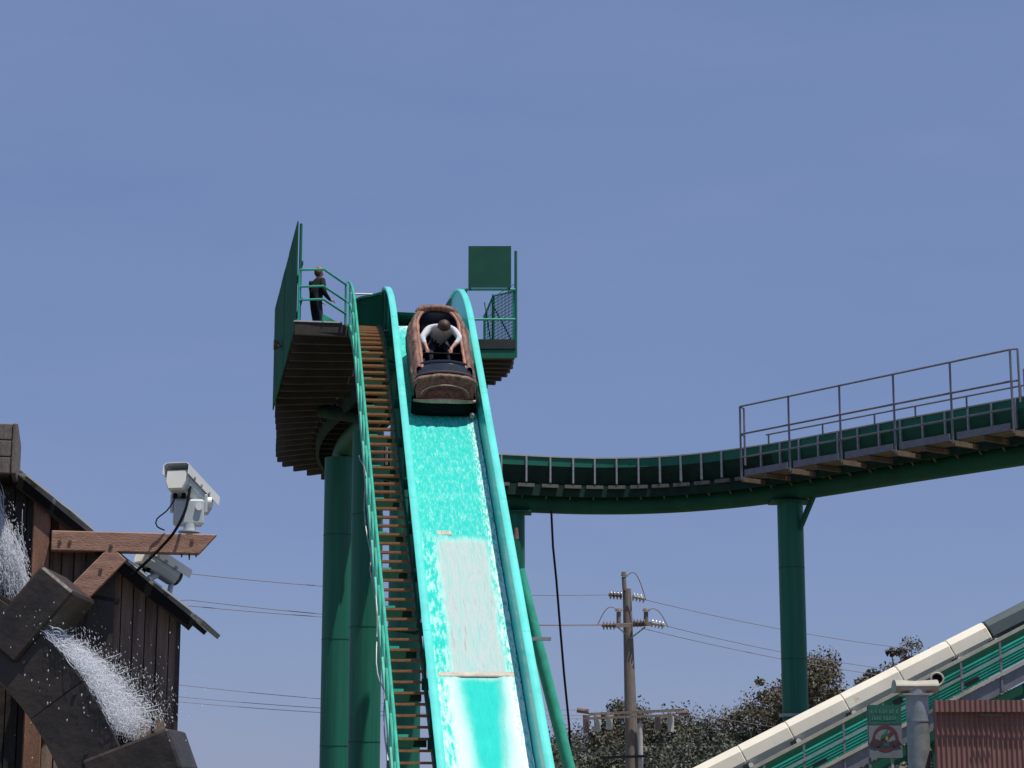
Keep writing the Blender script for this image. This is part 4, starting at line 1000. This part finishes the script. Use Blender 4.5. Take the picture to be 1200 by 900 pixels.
mb = MB(); mb.box(ha.x + .67, ha.x + 4.7, YH + 2.6, YH + 2.63, 0, zev - .02); mb.build('back_wall', M['corr'], shed)
mb = MB(); q = P(1150, 838, YH - .13); mb.box(q.x - .02, q.x + .28, YH - .145, YH - .13, q.z - .012, q.z + .012); mb.build('strap', M['dark'], shed)

# ================================================================== UTILITY POLE AND WIRES
YPOLE = 80.0
pb = P(741, 900, YPOLE); ptop = P(734, 690, YPOLE)
pole = thing('utility_pole', 'weathered wooden utility pole with insulator strings and cross arms', 'utility pole', (pb.x, YPOLE, 0))
mb = MB(); mb.tube([V((pb.x + .02, YPOLE, 0)), V((pb.x, YPOLE, pb.z)), V((ptop.x + .02, YPOLE, ptop.z))], [.30, .27, .165], 14); mb.build('shaft', M['polewood'], pole, smooth='auto')
mb = MB(); mb.tube([P(732, 692, YPOLE - .1), P(731, 676, YPOLE - .1)], .09, 10); mb.build('peak_pin', M['polewood'], pole)
mb = MB(); q = P(731, 675, YPOLE - .1); mb.tube([q, q + Z * .16], [.12, .09], 10); mb.build('pin_insulator', M['porc'], pole)
def insul(p, q, mat, sheds=4, r=.17):
    p = V(p); q = V(q); d = q - p; pts = []; rr = []
    for k in range(sheds):
        for f, x in ((.0, .05), (.25, r), (.45, r), (.7, .07)): pts.append(p + d * ((k + f) / sheds)); rr.append(x)
    pts.append(q); rr.append(.04)
    mb = MB(); mb.tube(pts, rr, 14); mb.build('insulator_string', mat, pole, smooth='auto')
insul(P(729, 698, YPOLE - .1), P(713, 697, YPOLE - .15), M['porc'])
insul(P(741, 699, YPOLE - .1), P(757, 702, YPOLE - .05), M['porclt'])
yarm = YPOLE - .35
mb = MB(); mb.bar(P(721, 733, yarm - .3), P(764, 731, yarm + .3), .12, .16); mb.build('cross_arm', M['polewood'], pole)
insul(P(721, 733, yarm), P(705, 733, yarm), M['porc']); insul(P(756, 730, yarm), P(741, 730, yarm), M['porc']); insul(P(763, 730, yarm), P(779, 733, yarm), M['porclt'])
for x in (725, 757):
    mb = MB(); mb.tube([P(x, 732, yarm), P(x, 717, yarm)], .09, 10); mb.build('pin_insulator', M['polewood'], pole)
    mb = MB(); q = P(x, 716, yarm); mb.tube([q, q + Z * .1], [.16, .10], 10); mb.build('pin_insulator', M['porc'], pole)
for x in (724, 756):
    mb = MB(); mb.bar(P(x, 735, yarm), P(739, 748, YPOLE - .28), .05, .05); mb.build('arm_brace', M['grey'], pole)
# lower arm with switches and conduit
ya = YPOLE - .45
mb = MB(); mb.bar(P(690, 837, ya), P(800, 832, ya), .12, .10); mb.build('cross_arm', M['polewood'], pole)
mb = MB(); mb.bar(P(688, 842, ya - .4), P(790, 838, ya - .4), .10, .09); mb.build('cross_arm', M['polewood'], pole)
for x, h in ((687, 30), (700, 28), (714, 24), (771, 26), (786, 28)):
    mb = MB(); mb.tube([P(x, 838, ya - .2), P(x, 838 + h * .7, ya - .2)], [.14, .12], 10); mb.build('switch', M['porc'] if x % 2 else M['porclt'], pole)
for x0_, y0_, x1_, y1_ in ((690, 834, 676, 832), (795, 836, 806, 835)):
    mb = MB(); mb.tube([P(x0_, y0_, ya), P(x1_, y1_, ya)], .10, 10); mb.build('insulator_string', M['porc'], pole)
mb = MB(); mb.tube([P(750, 848, YPOLE - .3), P(751, 905, YPOLE - .3), V((P(751, 905, YPOLE - .3).x, YPOLE - .3, 0))], .10, 10); mb.build('conduit', M['porclt'], pole)
mb = MB(); mb.bar(P(703, 888, ya), P(758, 886, ya), .10, .10); mb.build('cross_arm', M['dark'], pole)
def arc(p, q, hgt, n=12): return [V(p).lerp(V(q), k / n) + Z * (hgt * math.sin(math.pi * k / n)) for k in range(n + 1)]
for p, q, h in ((P(734, 676, ya), P(757, 703, ya), .55), (P(758, 716, ya), P(783, 735, ya), .35), (P(725, 716, ya), P(700, 733, ya), .4)):
    mb = MB(); mb.tube(arc(p, q, h), .022, 6); mb.build('jumper', M['wire'], pole)
def wire(label, pts, sag, r=.014):
    out = []
    for a, b in zip(pts[:-1], pts[1:]):
        for k in range(20): out.append(a.lerp(b, k / 20) - Z * (sag * 4 * (k / 20) * (1 - k / 20)))
    out.append(pts[-1]); mb = MB(); mb.tube(out, r, 6)
    tag(mb.build('power_line', M['wire']), label, 'power line', 'overhead power lines')
wire('topmost power line left of the pole top', [P(713, 697, 79.8), P(220, 672, 68), P(-160, 660, 60)], .25)
wire('topmost power line right of the pole top', [P(757, 703, 79.9), P(1040, 757, 96), P(1400, 800, 118)], .15)
wire('upper of two power lines leaving the pole cross arm leftward', [P(705, 733, 79.6), P(222, 703, 68), P(-160, 688, 60)], .25)
wire('lower of two power lines leaving the pole cross arm leftward', [P(741, 731, 79.5), P(222, 710, 68.5), P(-160, 696, 60.5)], .25)
wire('upper of two power lines leaving the pole cross arm rightward', [P(779, 733, 79.7), P(1010, 780, 96), P(1400, 828, 118)], .12)
wire('lower of two power lines leaving the pole cross arm rightward', [P(752, 736, 79.5), P(1010, 788, 96), P(1400, 838, 118)], .12)
wire('thin line from the low switch arm running left, highest', [P(676, 832, 79.6), P(205, 802, 68), P(-160, 786, 60)], .2, .010)
wire('thin line from the low switch arm running left, middle', [P(687, 838, 79.4), P(205, 816, 68), P(-160, 806, 60)], .2, .010)
wire('thin line from the low switch arm running left, lowest', [P(690, 842, 79.2), P(205, 822, 68), P(-160, 812, 60)], .2, .010)
wire('thin line from the low switch arm running right', [P(806, 835, 79.6), P(1000, 862, 96), P(1300, 890, 118)], .1, .010)

# ================================================================== TREES
def tree(name, label, px, pytop, D, rx, rz, mat, n, leaf=.22, sparse=0.0, clumps=26, seed=1, squash=1.0):
    rnd = random.Random(seed)
    top = P(px, pytop, D); H = top.z; x0 = top.x
    t = thing(name, label, 'tree', (x0, D, 0), 'trees behind the ride')
    cz = H - rz
    mb = MB(); lean = rnd.uniform(-.5, .5)
    mb.tube([(x0, D, 0), (x0 + lean * .4, D, cz * .5), (x0 + lean, D, cz + rz * .2), (x0 + lean, D, H - rz * .3)], [.28, .22, .14, .05], 8)
    cl = []
    for k in range(clumps):
        u = rnd.uniform(-1, 1); ph = rnd.uniform(0, 2 * math.pi); r_ = rnd.uniform(.35, 1) ** .5
        q = math.sqrt(1 - u * u)
        c = V((x0 + lean * .6 + rx * r_ * q * math.cos(ph), D + rx * r_ * q * math.sin(ph), cz + rz * r_ * u * (1 if u > 0 else squash)))
        cl.append((c, rnd.uniform(.14, .40) * rx * (1 - .30 * sparse)))
    for c, r_ in cl[:30]:
        m0 = V((x0 + lean * .6, D, cz - rz * .4)); md = m0.lerp(c, .55) - Z * .25
        mb.tube([m0, md, c], [.09, .06, .025], 5, caps=False)
    mb.build('trunk', M['trunk'], t, smooth='auto')
    lf = MB(); vs = []; fs = []
    for k in range(n):
        c, r_ = cl[rnd.randrange(len(cl))]
        d = V((rnd.gauss(0, 1), rnd.gauss(0, 1), rnd.gauss(0, .8))); d = V((d.x, d.y, d.z * .75)); d *= r_ * (rnd.random() ** .45) / max(.25, d.length)
        p = c + d; a = V((rnd.gauss(0, 1), rnd.gauss(0, 1), rnd.gauss(0, 1))).normalized(); b = a.cross(V((rnd.gauss(0, 1), rnd.gauss(0, 1), rnd.gauss(0, 1)))).normalized()
        s1 = leaf * rnd.uniform(.6, 1.3); s2 = s1 * rnd.uniform(.35, .6); i = len(vs)
        vs += [p - a * s1 * .5, p + b * s2 * .5, p + a * s1 * .5, p - b * s2 * .5]; fs.append((i, i + 1, i + 2, i + 3))
    lf.add(vs, fs); lf.build('crown', mat, t, fix=False)
TR = [  # px, top, D, rx, rz, mat, n, leaf, sparse, label
    (655, 858, 118, 4.2, 2.6, 'leafA', 7000, .26, 0, 'low dark olive tree between the leaning leg and the cable'),
    (700, 848, 122, 3.6, 2.8, 'leafC', 6500, .26, 0, 'grey green bushy tree left of the utility pole'),
    (724, 822, 112, 1.9, 2.2, 'leafA', 3800, .24, .2, 'narrow dark treetop rising beside the pole switch arm'),
    (765, 828, 110, 3.2, 3.0, 'leafB', 7500, .24, .1, 'russet tinged tree directly right of the utility pole'),
    (812, 846, 116, 4.4, 3.2, 'leafA', 8000, .26, 0, 'broad dark olive tree between the pole and the pale cover'),
    (840, 848, 104, 2.2, 2.4, 'leafA', 4600, .24, 0, 'rounded dark tree just left of the sparse eucalyptus'),
    (868, 838, 108, 2.8, 2.2, 'leafB', 4600, .24, .2, 'russet low tree at the foot of the free standing column'),
    (890, 796, 106, 2.0, 3.4, 'leafC', 2300, .26, .75, 'sparse wispy eucalyptus left of the free standing column'),
    (962, 770, 104, 3.3, 3.4, 'leafB', 11000, .24, 0, 'dense rounded brown green tree right of the free standing column'),
    (943, 766, 110, 1.0, 1.6, 'leafB', 700, .25, .8, 'single thin sprig of treetop above the dense rounded tree'),
    (1036, 768, 108, 1.9, 2.8, 'leafC', 2300, .26, .7, 'wispy grey green treetop above the pale cover'),
    (1066, 748, 110, 2.2, 3.2, 'leafB', 2600, .26, .75, 'tallest sparse eucalyptus rising over the pale cover'),
    (1150, 800, 112, 3.4, 3.2, 'leafA', 6000, .26, 0, 'dark tree mostly hidden behind the teal conveyor'),
    (1075, 858, 62, 2.6, 1.6, 'leafA', 5000, .2, 0, 'low dark bush under the conveyor beside the vent stack'),
    (1010, 872, 60, 2.4, 1.5, 'leafA', 5000, .2, 0, 'low dark bush under the conveyor beside the sign'),
    (1180, 850, 62, 3.0, 2.0, 'leafA', 5000, .2, 0, 'low dark bush behind the corrugated shed'),
    (780, 872, 98, 5.5, 2.4, 'leafA', 8000, .26, 0, 'wide dark bush at the base of the utility pole'),
    (690, 874, 98, 4.4, 2.3, 'leafA', 7000, .26, 0, 'wide dark bush beside the hanging cable foot'),
]
for k, (px, pt, D, rx, rz, mt, n, lf, sp_, lb) in enumerate(TR):
    tree('tree', lb, px, pt, D, rx, rz, M[mt], int(n * 2.8), lf * .74, sp_, clumps=int(58 - 26 * sp_), seed=20 + k)

# ================================================================== MILL (left foreground)
e1 = V((.978, .208, 0)); e2 = V((-.208, .978, 0)); er = V((-.055, .9985, 0)); wnrm = V((.208, -.978, 0))
WC = V((P(204, 800, 10.0).x, 10.0, 0))
def W(px, py, off=0): return PP(px, py, WC + wnrm * off, wnrm)       # off metres in front of the gable wall
mill = thing('mill_building', 'small dark weathered wooden mill with steep gable roof behind the water wheel', 'mill', (WC.x, WC.y, 0))
def roofline(a): # wall coordinate along e1 from corner -> roof underside z
    return None
OV = .15
rk0, rk1 = W(28, 556, OV), W(232, 724, OV)
rdir = (rk1 - rk0).normalized()
rup = rdir.cross(er).normalized(); rup = rup if rup.z > 0 else -rup
ridge = rk0 - rdir * 2.2
# roof slab built from shingle courses
nc = 16; Lr = (rk1 - ridge).length
for k in range(nc):
    a = ridge + rdir * (Lr * k / nc); b = ridge + rdir * (Lr * (k + 1) / nc + .03)
    lift_ = .012
    sec = [a + rup * (-.018), b + rup * (-.018), b + rup * .008, a + rup * (-.006)]
    mb = MB(); mb.prism(sec, er * .95); mb.build('shingle_course', M['roof'], mill)
mb = MB(); mb.prism([ridge - rup * .019, rk1 - rup * .019, rk1 - rup * .075 + rdir * .0, ridge - rup * .058], er * .04); mb.build('barge_board', M['mattblack'], mill)
mb = MB(); mb.prism([ridge - rup * .020, rk1 - rup * .020 - rdir * .035, rk1 - rup * .045 - rdir * .035, ridge - rup * .045], er * .88); o = mb.build('soffit', M['mattblack'], mill); o.location += er * .05
def roof_under(along):   # height of the soffit above a point of the wall plane (along e1 from WC)
    p = WC + e1 * along; k = ((p - ridge).dot(e1)) / rdir.dot(e1); return (ridge + rdir * k).z - .03
# gable wall of vertical boards, each its own plank
x = -3.4; k = 0
while x < 0:
    wdt = .058 if x > -1.6 else .12
    z1 = roof_under(x + wdt / 2); pr = random.uniform(0, .008) + (.012 if k % 2 else 0)
    mb = MB(); c = WC + e1 * (x + wdt / 2); mb.hexa(c + wnrm * (pr) + Z * (z1 / 2), e1 * (wdt / 2 - .0025), wnrm * .012, Z * (z1 / 2)); mb.build('board', M['slat'] if x > -.62 or random.random() < .0 else M['wet'], mill)
    x += wdt; k += 1
mb = MB(); q = WC - wnrm * .045; mb.prism([q + e1 * -3.4, q, q + Z * (roof_under(0)), q + e1 * -3.4 + Z * (roof_under(-3.4))], -wnrm * .02); mb.build('inner_wall', M['wet'], mill)
mb = MB(); mb.hexa(WC + e1 * -.03 + e2 * .48 + Z * (roof_under(0) / 2 - .03), e1 * .012, e2 * .40, Z * (roof_under(0) / 2 - .03)); mb.build('side_wall', M['slat'], mill)
mb = MB(); c = WC + e1 * .012; mb.hexa(c + wnrm * .0 + Z * (roof_under(0) / 2 - .02), e1 * .010, wnrm * .03, Z * (roof_under(0) / 2 - .02)); mb.build('corner_board', M['wet'], mill)
# pale flashing pieces along the rake, catching the light
for (xa, ya_, xb, yb) in ((30, 557, 62, 582), (66, 585, 108, 619), (150, 658, 172, 676), (180, 682, 224, 716)):
    a, b = W(xa, ya_, OV + .005), W(xb, yb, OV + .005); mb = MB(); mb.bar(a + rup * .004, b + rup * .004, .014, .008, up=rup); mb.build('flashing', M['cream'], mill)

# timber frame in front: post, bracket beam, brace, stub
frame = thing('timber_bracket', 'reddish timber post with a long bracket beam and diagonal brace on the mill', 'timber frame', W(48, 700, .10) * 1.0)
frame.location.z = 0; ORG[frame] = V(frame.location)
OF = .16
pa = W(47, 700, OF)
mb = MB(); a = W(37, 640, OF); b = W(58, 640, OF); hw = (b - a).length / 2; c = (a + b) / 2
zt_ = W(47, 582, OF).z
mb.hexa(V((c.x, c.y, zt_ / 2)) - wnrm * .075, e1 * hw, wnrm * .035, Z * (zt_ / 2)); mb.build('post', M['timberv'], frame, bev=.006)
bt_, bb_ = W(160, 624, OF + .02), W(160, 647, OF + .02); bz0, bz1 = bb_.z, bt_.z
L0 = W(60, 635, OF + .02); L1 = W(234, 647, OF + .02); L2 = W(255, 625, OF + .02)
yb_ = -wnrm * .09
poly = [V((L0.x, L0.y, bz0)), V((L1.x, L1.y, bz0)), V((L2.x, L2.y, bz1)), V((L0.x, L0.y, bz1))]
mb = MB(); mb.prism(poly, yb_); mb.build('bracket_beam', M['timber'], frame, bev=.004)
a, b = W(139, 648, OF + .01), W(44, 744, OF + .01); mb = MB()
dd = (b - a).normalized(); nn = dd.cross(wnrm).normalized()
mb.hexa((a + b) / 2 - wnrm * .035, (b - a) / 2 , nn * .052, wnrm * .045); mb.build('brace', M['timber'], frame, bev=.004)
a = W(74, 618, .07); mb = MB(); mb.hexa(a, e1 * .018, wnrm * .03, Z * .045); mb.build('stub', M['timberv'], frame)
for x in (213, 222, 230):
    p = W(x, 646, OF - .02); mb = MB(); mb.tube([p + Z * .01, p - Z * (.030 if x != 222 else .042)], [.007, .003], 8); mb.build('bolt', M['dark'], frame)
for x, y, o_ in ((70, 635, OF + .02), (82, 635, OF + .02), (130, 640, OF + .02), (118, 668, OF + .02), (225, 634, OF + .02)):
    p = W(x, y, o_); mb = MB(); mb.tube([p - wnrm * .004, p + wnrm * .006], .009, 8); mb.build('bolt', M['rustbolt'], frame)
# dark framing timbers on the gable
for (xa, ya_, xb, yb, wd_) in ((118, 660, 112, 800, .14), (60, 690, 140, 705, .02), (88, 690, 70, 800, .16)):
    a, b = W(xa, ya_, .06), W(xb, yb, .06); mb = MB(); mb.bar(a, b, .04, wd_, up=e1); mb.build('batten', M['wet'], mill)

# sluice box at the top left
slu = thing('sluice_box', 'grey weathered wooden sluice box jutting above the mill roof', 'sluice', W(10, 555, .35))
a = W(14, 497, .40); b = W(14, 556, .40); hz = (a.z - b.z) / 2; c = (a + b) / 2
for k in range(3):
    mb = MB(); zz = c.z + hz - (2 * hz) * (k + .5) / 3
    mb.hexa(V((c.x, c.y, zz)) - e1 * .60, e1 * .60, wnrm * .02, Z * (hz / 3 - .0015)); mb.build('front_plank', M['greywood'], slu, bev=.004)
mb = MB(); mb.hexa(V((c.x, c.y, c.z)) + e1 * .012 + e2 * .30, e1 * .012, e2 * .33, Z * hz); mb.build('end_board', M['greywood'], slu, bev=.004)
mb = MB(); mb.hexa(V((c.x, c.y, c.z - hz)) - e1 * .6 + e2 * .3 + Z * .012, e1 * .59, e2 * .27, Z * .012); mb.build('floor_board', M['wet'], slu)
for k in (-1.0, -.25):
    mb = MB(); q = c + e1 * k + e2 * .45; mb.hexa(V((q.x, q.y, (c.z - hz) / 2)), e1 * .045, e2 * .045, Z * ((c.z - hz) / 2 - .0)); mb.build('trestle_leg', M['wet'], slu)

# ------------------------------------------------------------------ water wheel
YW = 8.95
wc = P(-249, 1054, YW); pxm = (P(-149, 1054, YW) - wc).length / 100
Ro, Ri, Rp = 420 * pxm, 345 * pxm, 482 * pxm
wheel = thing('water_wheel', 'black wet wooden water wheel with chunky paddles under falling water', 'water wheel', wc)
def wpnt(r, an, y): return V((wc.x + r * math.cos(an), YW + y, wc.z + r * math.sin(an)))
NP = 12; off = R(51.2 - 30)
for y0_ in (0, .46):
    for k in range(NP):
        a0 = off + 2 * math.pi * k / NP + R(1.0) + R(15); a1 = a0 + 2 * math.pi / NP - R(.15)
        rings = [[wpnt(Ri, a, y0_), wpnt(Ro, a, y0_), wpnt(Ro, a, y0_ + .05), wpnt(Ri, a, y0_ + .05)] for a in frange(a0, a1, 12)]
        mb = MB(); mb.loft(rings); mb.build('rim_segment', M['wet'], wheel)
mb = MB(); mb.loft([[wpnt(Ri + .01, a, .052), wpnt(Ri + .03, a, .052), wpnt(Ri + .03, a, .458), wpnt(Ri + .01, a, .458)] for a in frange(0, 2 * math.pi, 72)], caps=False); mb.build('sole_board', M['wet'], wheel)
for k in range(NP):
    an = off + 2 * math.pi * k / NP + R(0.0)
    rad = V((math.cos(an), 0, math.sin(an))); tan = V((-math.sin(an), 0, math.cos(an)))
    c = wc + V((0, .215, 0)) + rad * ((Rp + Ri + .10) / 2)
    mb = MB(); mb.hexa(c, rad * ((Rp - Ri - .10) / 2), V((0, .24, 0)), tan * .095); mb.build('paddle', M['wet'], wheel, bev=.012)
for k in range(6):
    an = off + 2 * math.pi * k / 6
    rad = V((math.cos(an), 0, math.sin(an))); 
    for y0_ in (.025, .485):
        mb = MB(); mb.bar(wc + rad * .12 + V((0, y0_, 0)), wc + rad * (Ri + .0) + V((0, y0_, 0)), .045, .11, up=V((0, 1, 0))); mb.build('spoke', M['wet'], wheel)
mb = MB(); mb.tube([wc + V((0, -.15, 0)), wc + V((0, .62, 0))], .13, 16); mb.build('hub', M['wet'], wheel, smooth='auto')
for k in range(NP):
    for da in (-5, 5, 15):
        an = off + 2 * math.pi * k / NP + R(da); p = wpnt((Ro + Ri) / 2 + (.08 if da == 15 else 0), an, 0)
        mb = MB(); mb.tube([p, p - V((0, .010, 0))], .009, 8); mb.build('bolt', M['dark'], wheel)
# bearing posts carrying the axle, rising from the pit floor
for y0_ in (-.24, .70):
    pass
axs = thing('axle_stand', 'timber bearing stand carrying the water wheel axle', 'stand', (wc.x, YW, -1.1))
for y0_ in (-.20,):
    mb = MB(); mb.box(wc.x - .12, wc.x + .12, YW + y0_ - .07, YW + y0_ + .04, -1.1, wc.z + .10); mb.build('post', M['wet'], axs)
# falling and splashing water
def splash():
    rnd = random.Random(5)
    vs = []; fs = []
    def drop(p, r, st=1.0, d=V((0, 0, 1))):
        i = len(vs); a = d.normalized(); b = a.cross(V((.3, 1, .2))).normalized(); c = a.cross(b)
        vs.extend([p + a * r * st, p - a * r * st, p + b * r, p - b * r, p + c * r, p - c * r])
        for q in ((0, 2, 4), (0, 4, 3), (0, 3, 5), (0, 5, 2), (1, 4, 2), (1, 3, 4), (1, 5, 3), (1, 2, 5)): fs.append(tuple(i + z for z in q))
    strands = []
    def strand(pts, r):
        mb_ = MB(); k = len(pts); mb_.tube(pts, [r * (.25 + .75 * math.sin(math.pi * (q + .5) / k)) for q in range(k)], 5)
        i = len(vs); vs.extend(mb_.v); fs.extend([tuple(i + z for z in f) for f in mb_.f])
    # streaks running over the outer rim between the paddles
    for k in range(1500):
        an = R(rnd.uniform(29, 49.5)); out = abs(rnd.gauss(0, 1)) * (.012 + .035 * (R(50) - an) / R(25)); y0_ = rnd.uniform(-.02, .45)
        L = rnd.uniform(.02, .09); pts = []
        ph = rnd.uniform(0, 6)
        for q in range(6):
            f = q / 5; a2 = an - f * L / Ro
            pts.append(wpnt(Ro + .006 + out * (1 + f * rnd.uniform(.2, 1.2)) + .004 * math.sin(ph + f * 5), a2, y0_ + .01 * math.sin(ph + f * 3)))
        strand(pts, rnd.uniform(.0007, .0026))
    # flung spray: fine drops and short streaks
    for k in range(12000):
        an = R(rnd.triangular(25.5, 50, 28)); out = abs(rnd.gauss(0, 1)) ** 1.5 * (.014 + .052 * (R(50) - an) / R(25))
        p = wpnt(Ro + .01 + out, an, rnd.uniform(-.02, .48))
        drop(p, rnd.choice((.0007, .0008, .001, .0012, .0015, .0024)) * rnd.uniform(.8, 1.2), rnd.uniform(1, 5), V((rnd.uniform(-.2, .8), rnd.uniform(-.3, .3), -1)))
    # column falling out of the sluice: ropes of water with spray round them
    for k in range(700):
        t = rnd.random(); x = -40 + 58 * t + rnd.gauss(0, 11); y = 560 + 105 * t + rnd.gauss(0, 8); ph = rnd.uniform(0, 6); o_ = rnd.uniform(.18, .34)
        if x > 26: continue
        L = rnd.uniform(18, 60)
        strand([W(x + 3.0 * math.sin(ph + f * 4) + f * 9, y + f * L, o_) for f in (0, .2, .4, .6, .8, 1)], rnd.uniform(.0010, .0034))
    for k in range(9000):
        t = rnd.random(); x = -34 + 56 * t + rnd.gauss(0, 13); y = 575 + 112 * t + rnd.gauss(0, 10)
        if x > 32 + rnd.gauss(0, 5): continue
        drop(W(x, y, .18 + rnd.uniform(0, .18)), rnd.uniform(.0008, .0026), rnd.uniform(1, 4.5), V((rnd.uniform(-.1, .4), 0, -1)))
    # scattered drops
    for k in range(330):
        x = rnd.gauss(95, 42); y = 720 + abs(rnd.gauss(0, 50)) + (x - 60) * .55
        drop(P(x, y, rnd.uniform(8.75, 9.4)), rnd.uniform(.0012, .0042), rnd.uniform(.8, 2.0))
    for k in range(26):
        drop(P(rnd.uniform(10, 250), rnd.uniform(700, 890), rnd.uniform(8.6, 9.4)), rnd.uniform(.002, .0042), 1.1)
    me = bpy.data.meshes.new('splash'); me.from_pydata(vs, [], fs)
    m = mk('white_water', (.86, .88, .92), .35, .1, 20, c2=(.70, .74, .82)); m.node_tree.nodes['Principled BSDF'].inputs['IOR'].default_value = 1.33
    T_ = m.node_tree; mo = T_.nodes['Material Output']; tr = T_.nodes.new('ShaderNodeBsdfTransparent'); mxs = T_.nodes.new('ShaderNodeMixShader'); mxs.inputs[0].default_value = .50
    T_.links.new(tr.outputs[0], mxs.inputs[1]); T_.links.new(T_.nodes['Principled BSDF'].outputs[0], mxs.inputs[2]); T_.links.new(mxs.outputs[0], mo.inputs[0])
    me.materials.append(m)
    for p in me.polygons: p.use_smooth = True
    o = bpy.data.objects.new('splash', me); col.objects.link(o)
    tag(o, 'white splashing water and drops falling over the water wheel', 'water spray', kind='stuff')
splash()
mb = MB(); mb.add([(-4.6, 7.9, -.55), (-.9, 7.9, -.55), (-.9, 9.45, -.55), (-4.6, 9.45, -.55)], [(0, 1, 2, 3)]); o = mb.build('water', wt, fix=False); o['kind'] = 'structure'

# ------------------------------------------------------------------ surveillance cameras
def cctv(label, base, hous0, hdir, hl, hw, hh, pantilt=True):
    t = thing('surveillance_camera', label, 'camera', base, 'surveillance cameras on the mill')
    f = hdir.normalized(); sd_ = f.cross(Z).normalized(); up = sd_.cross(f)
    # housing: chamfered body
    pr = [(-.5, -.18), (-.34, -.5), (.34, -.5), (.5, -.18), (.5, .38), (-.5, .38)]
    def hp(s, a, b): return hous0 + f * s + sd_ * (a * hw) + up * (b * hh)
    mb = MB(); mb.loft([[hp(s, a, b) for a, b in pr] for s in (0, hl)]); hb_ = mb.build('housing', M['pale'], t, bev=.006)
    # end cap sloping in
    mb = MB(); mb.loft([[hp(-.002, a * .98, b * .98) for a, b in pr], [hp(-.03, a * .90, b * .92 - .03) for a, b in pr]]); mb.build('end_cap', M['cream'], hb_, bev=.004)
    # sunshield: folded plate over the top
    sh = [(-.58, .10), (-.58, .50), (-.46, .60), (.46, .60), (.58, .50), (.58, .10), (.55, .10), (.55, .49), (.44, .575), (-.44, .575), (-.55, .49), (-.55, .10)]
    mb = MB(); mb.loft([[hp(s, a, b) for a, b in sh] for s in (-.045, hl + .05)]); mb.build('sunshield', M['white'], hb_)
    for s in (.02, .30, .62):
        mb = MB(); mb.tube([hp(hl * s + .03, .585, .15), hp(hl * s + .03, .62, .15)], .010, 8); mb.build('screw', M['grey'], hb_)
    for a in (-.18, .2):
        mb = MB(); mb.tube([hp(.035, a, -.5), hp(.035, a, -.68)], .011, 8); mb.build('cable_gland', M['rubber'], hb_)
    mb = MB(); mb.tube([hp(hl, 0, -.05), hp(hl + .02, 0, -.05)], .04, 16); mb.build('lens', M['blackgloss'], hb_)
    return t, hp
# first: on the beam with a pan and tilt head
bs = W(222, 624, OF - .03)
hs = W(209, 562, OF + .02)
t1, hp1 = cctv('grey pan and tilt security camera standing on the timber bracket beam', bs, hs, V((.22, .94, -.24)), .33, .115, .12)
mb = MB(); mb.tube([bs, bs + Z * .006, bs + Z * .0065, bs + Z * .045], [.055, .055, .030, .030], 16); mb.build('neck', M['pale'], t1, smooth='auto')
pc = W(221, 601, OF - .06)
hx, hy, hz_ = .073, .055, .062
mb = MB(); mb.hexa(pc, e1 * hx, wnrm * hy, Z * hz_); mb.build('pan_tilt_unit', M['pale'], t1, bev=.010)
for s in (-1, 1):
    mb = MB(); mb.hexa(pc + e1 * (s * (hx + .008)) + Z * (hz_ * .72), e1 * .008, wnrm * .03, Z * .045); mb.build('yoke', M['pale'], t1, bev=.004)
mb = MB(); q = pc + e1 * (hx * .62) + wnrm * hy + Z * .022; mb.tube([q - wnrm * .002, q + wnrm * .014], .017, 14); mb.build('knob', M['white'], t1, smooth='auto')
mb = MB(); q = pc + e1 * (hx + .016) + Z * .055; mb.tube([q, q + e1 * .02], .025, 14); mb.build('knob', M['white'], t1, smooth='auto')
# cables of the first camera
def cable(label, pix, offs, r):
    pts = catmull([W(x, y, o_) for (x, y), o_ in zip(pix, offs)], .02); mb = MB(); mb.tube(pts, r, 7)
    tag(mb.build('camera_cable', M['rubber'], smooth='auto'), label, 'cable')
cable('thick black cable drooping from the camera across the beam', [(223, 570), (217, 598), (205, 622), (190, 640), (170, 660), (152, 676)], [.18, .22, .225, .21, .20, .17], .0072)
cable('thin black cable looping beside the camera mount', [(206, 583), (196, 598), (184, 608), (184, 617), (197, 623)], [.21, .215, .215, .215, .20], .0035)
# second: on the roof edge behind the beam
hs2 = W(170, 652, -.10)
t2, hp2 = cctv('pale security camera pointing down along the mill roof edge', W(172, 690, -.12), hs2, V((.62, .62, -.40)), .20, .095, .10)
a = W(172, 684, -.10); mb = MB(); mb.tube([a - Z * .06, a + Z * .02, hp2(.10, 0, -.5)], .018, 10); mb.build('mount', M['pale'], t2, smooth='auto')
a = W(196, 696, -.10); mb = MB(); mb.tube([a - Z * .05, hp2(.2, 0, -.5)], .014, 10); mb.build('mount', M['pale'], t2, smooth='auto')
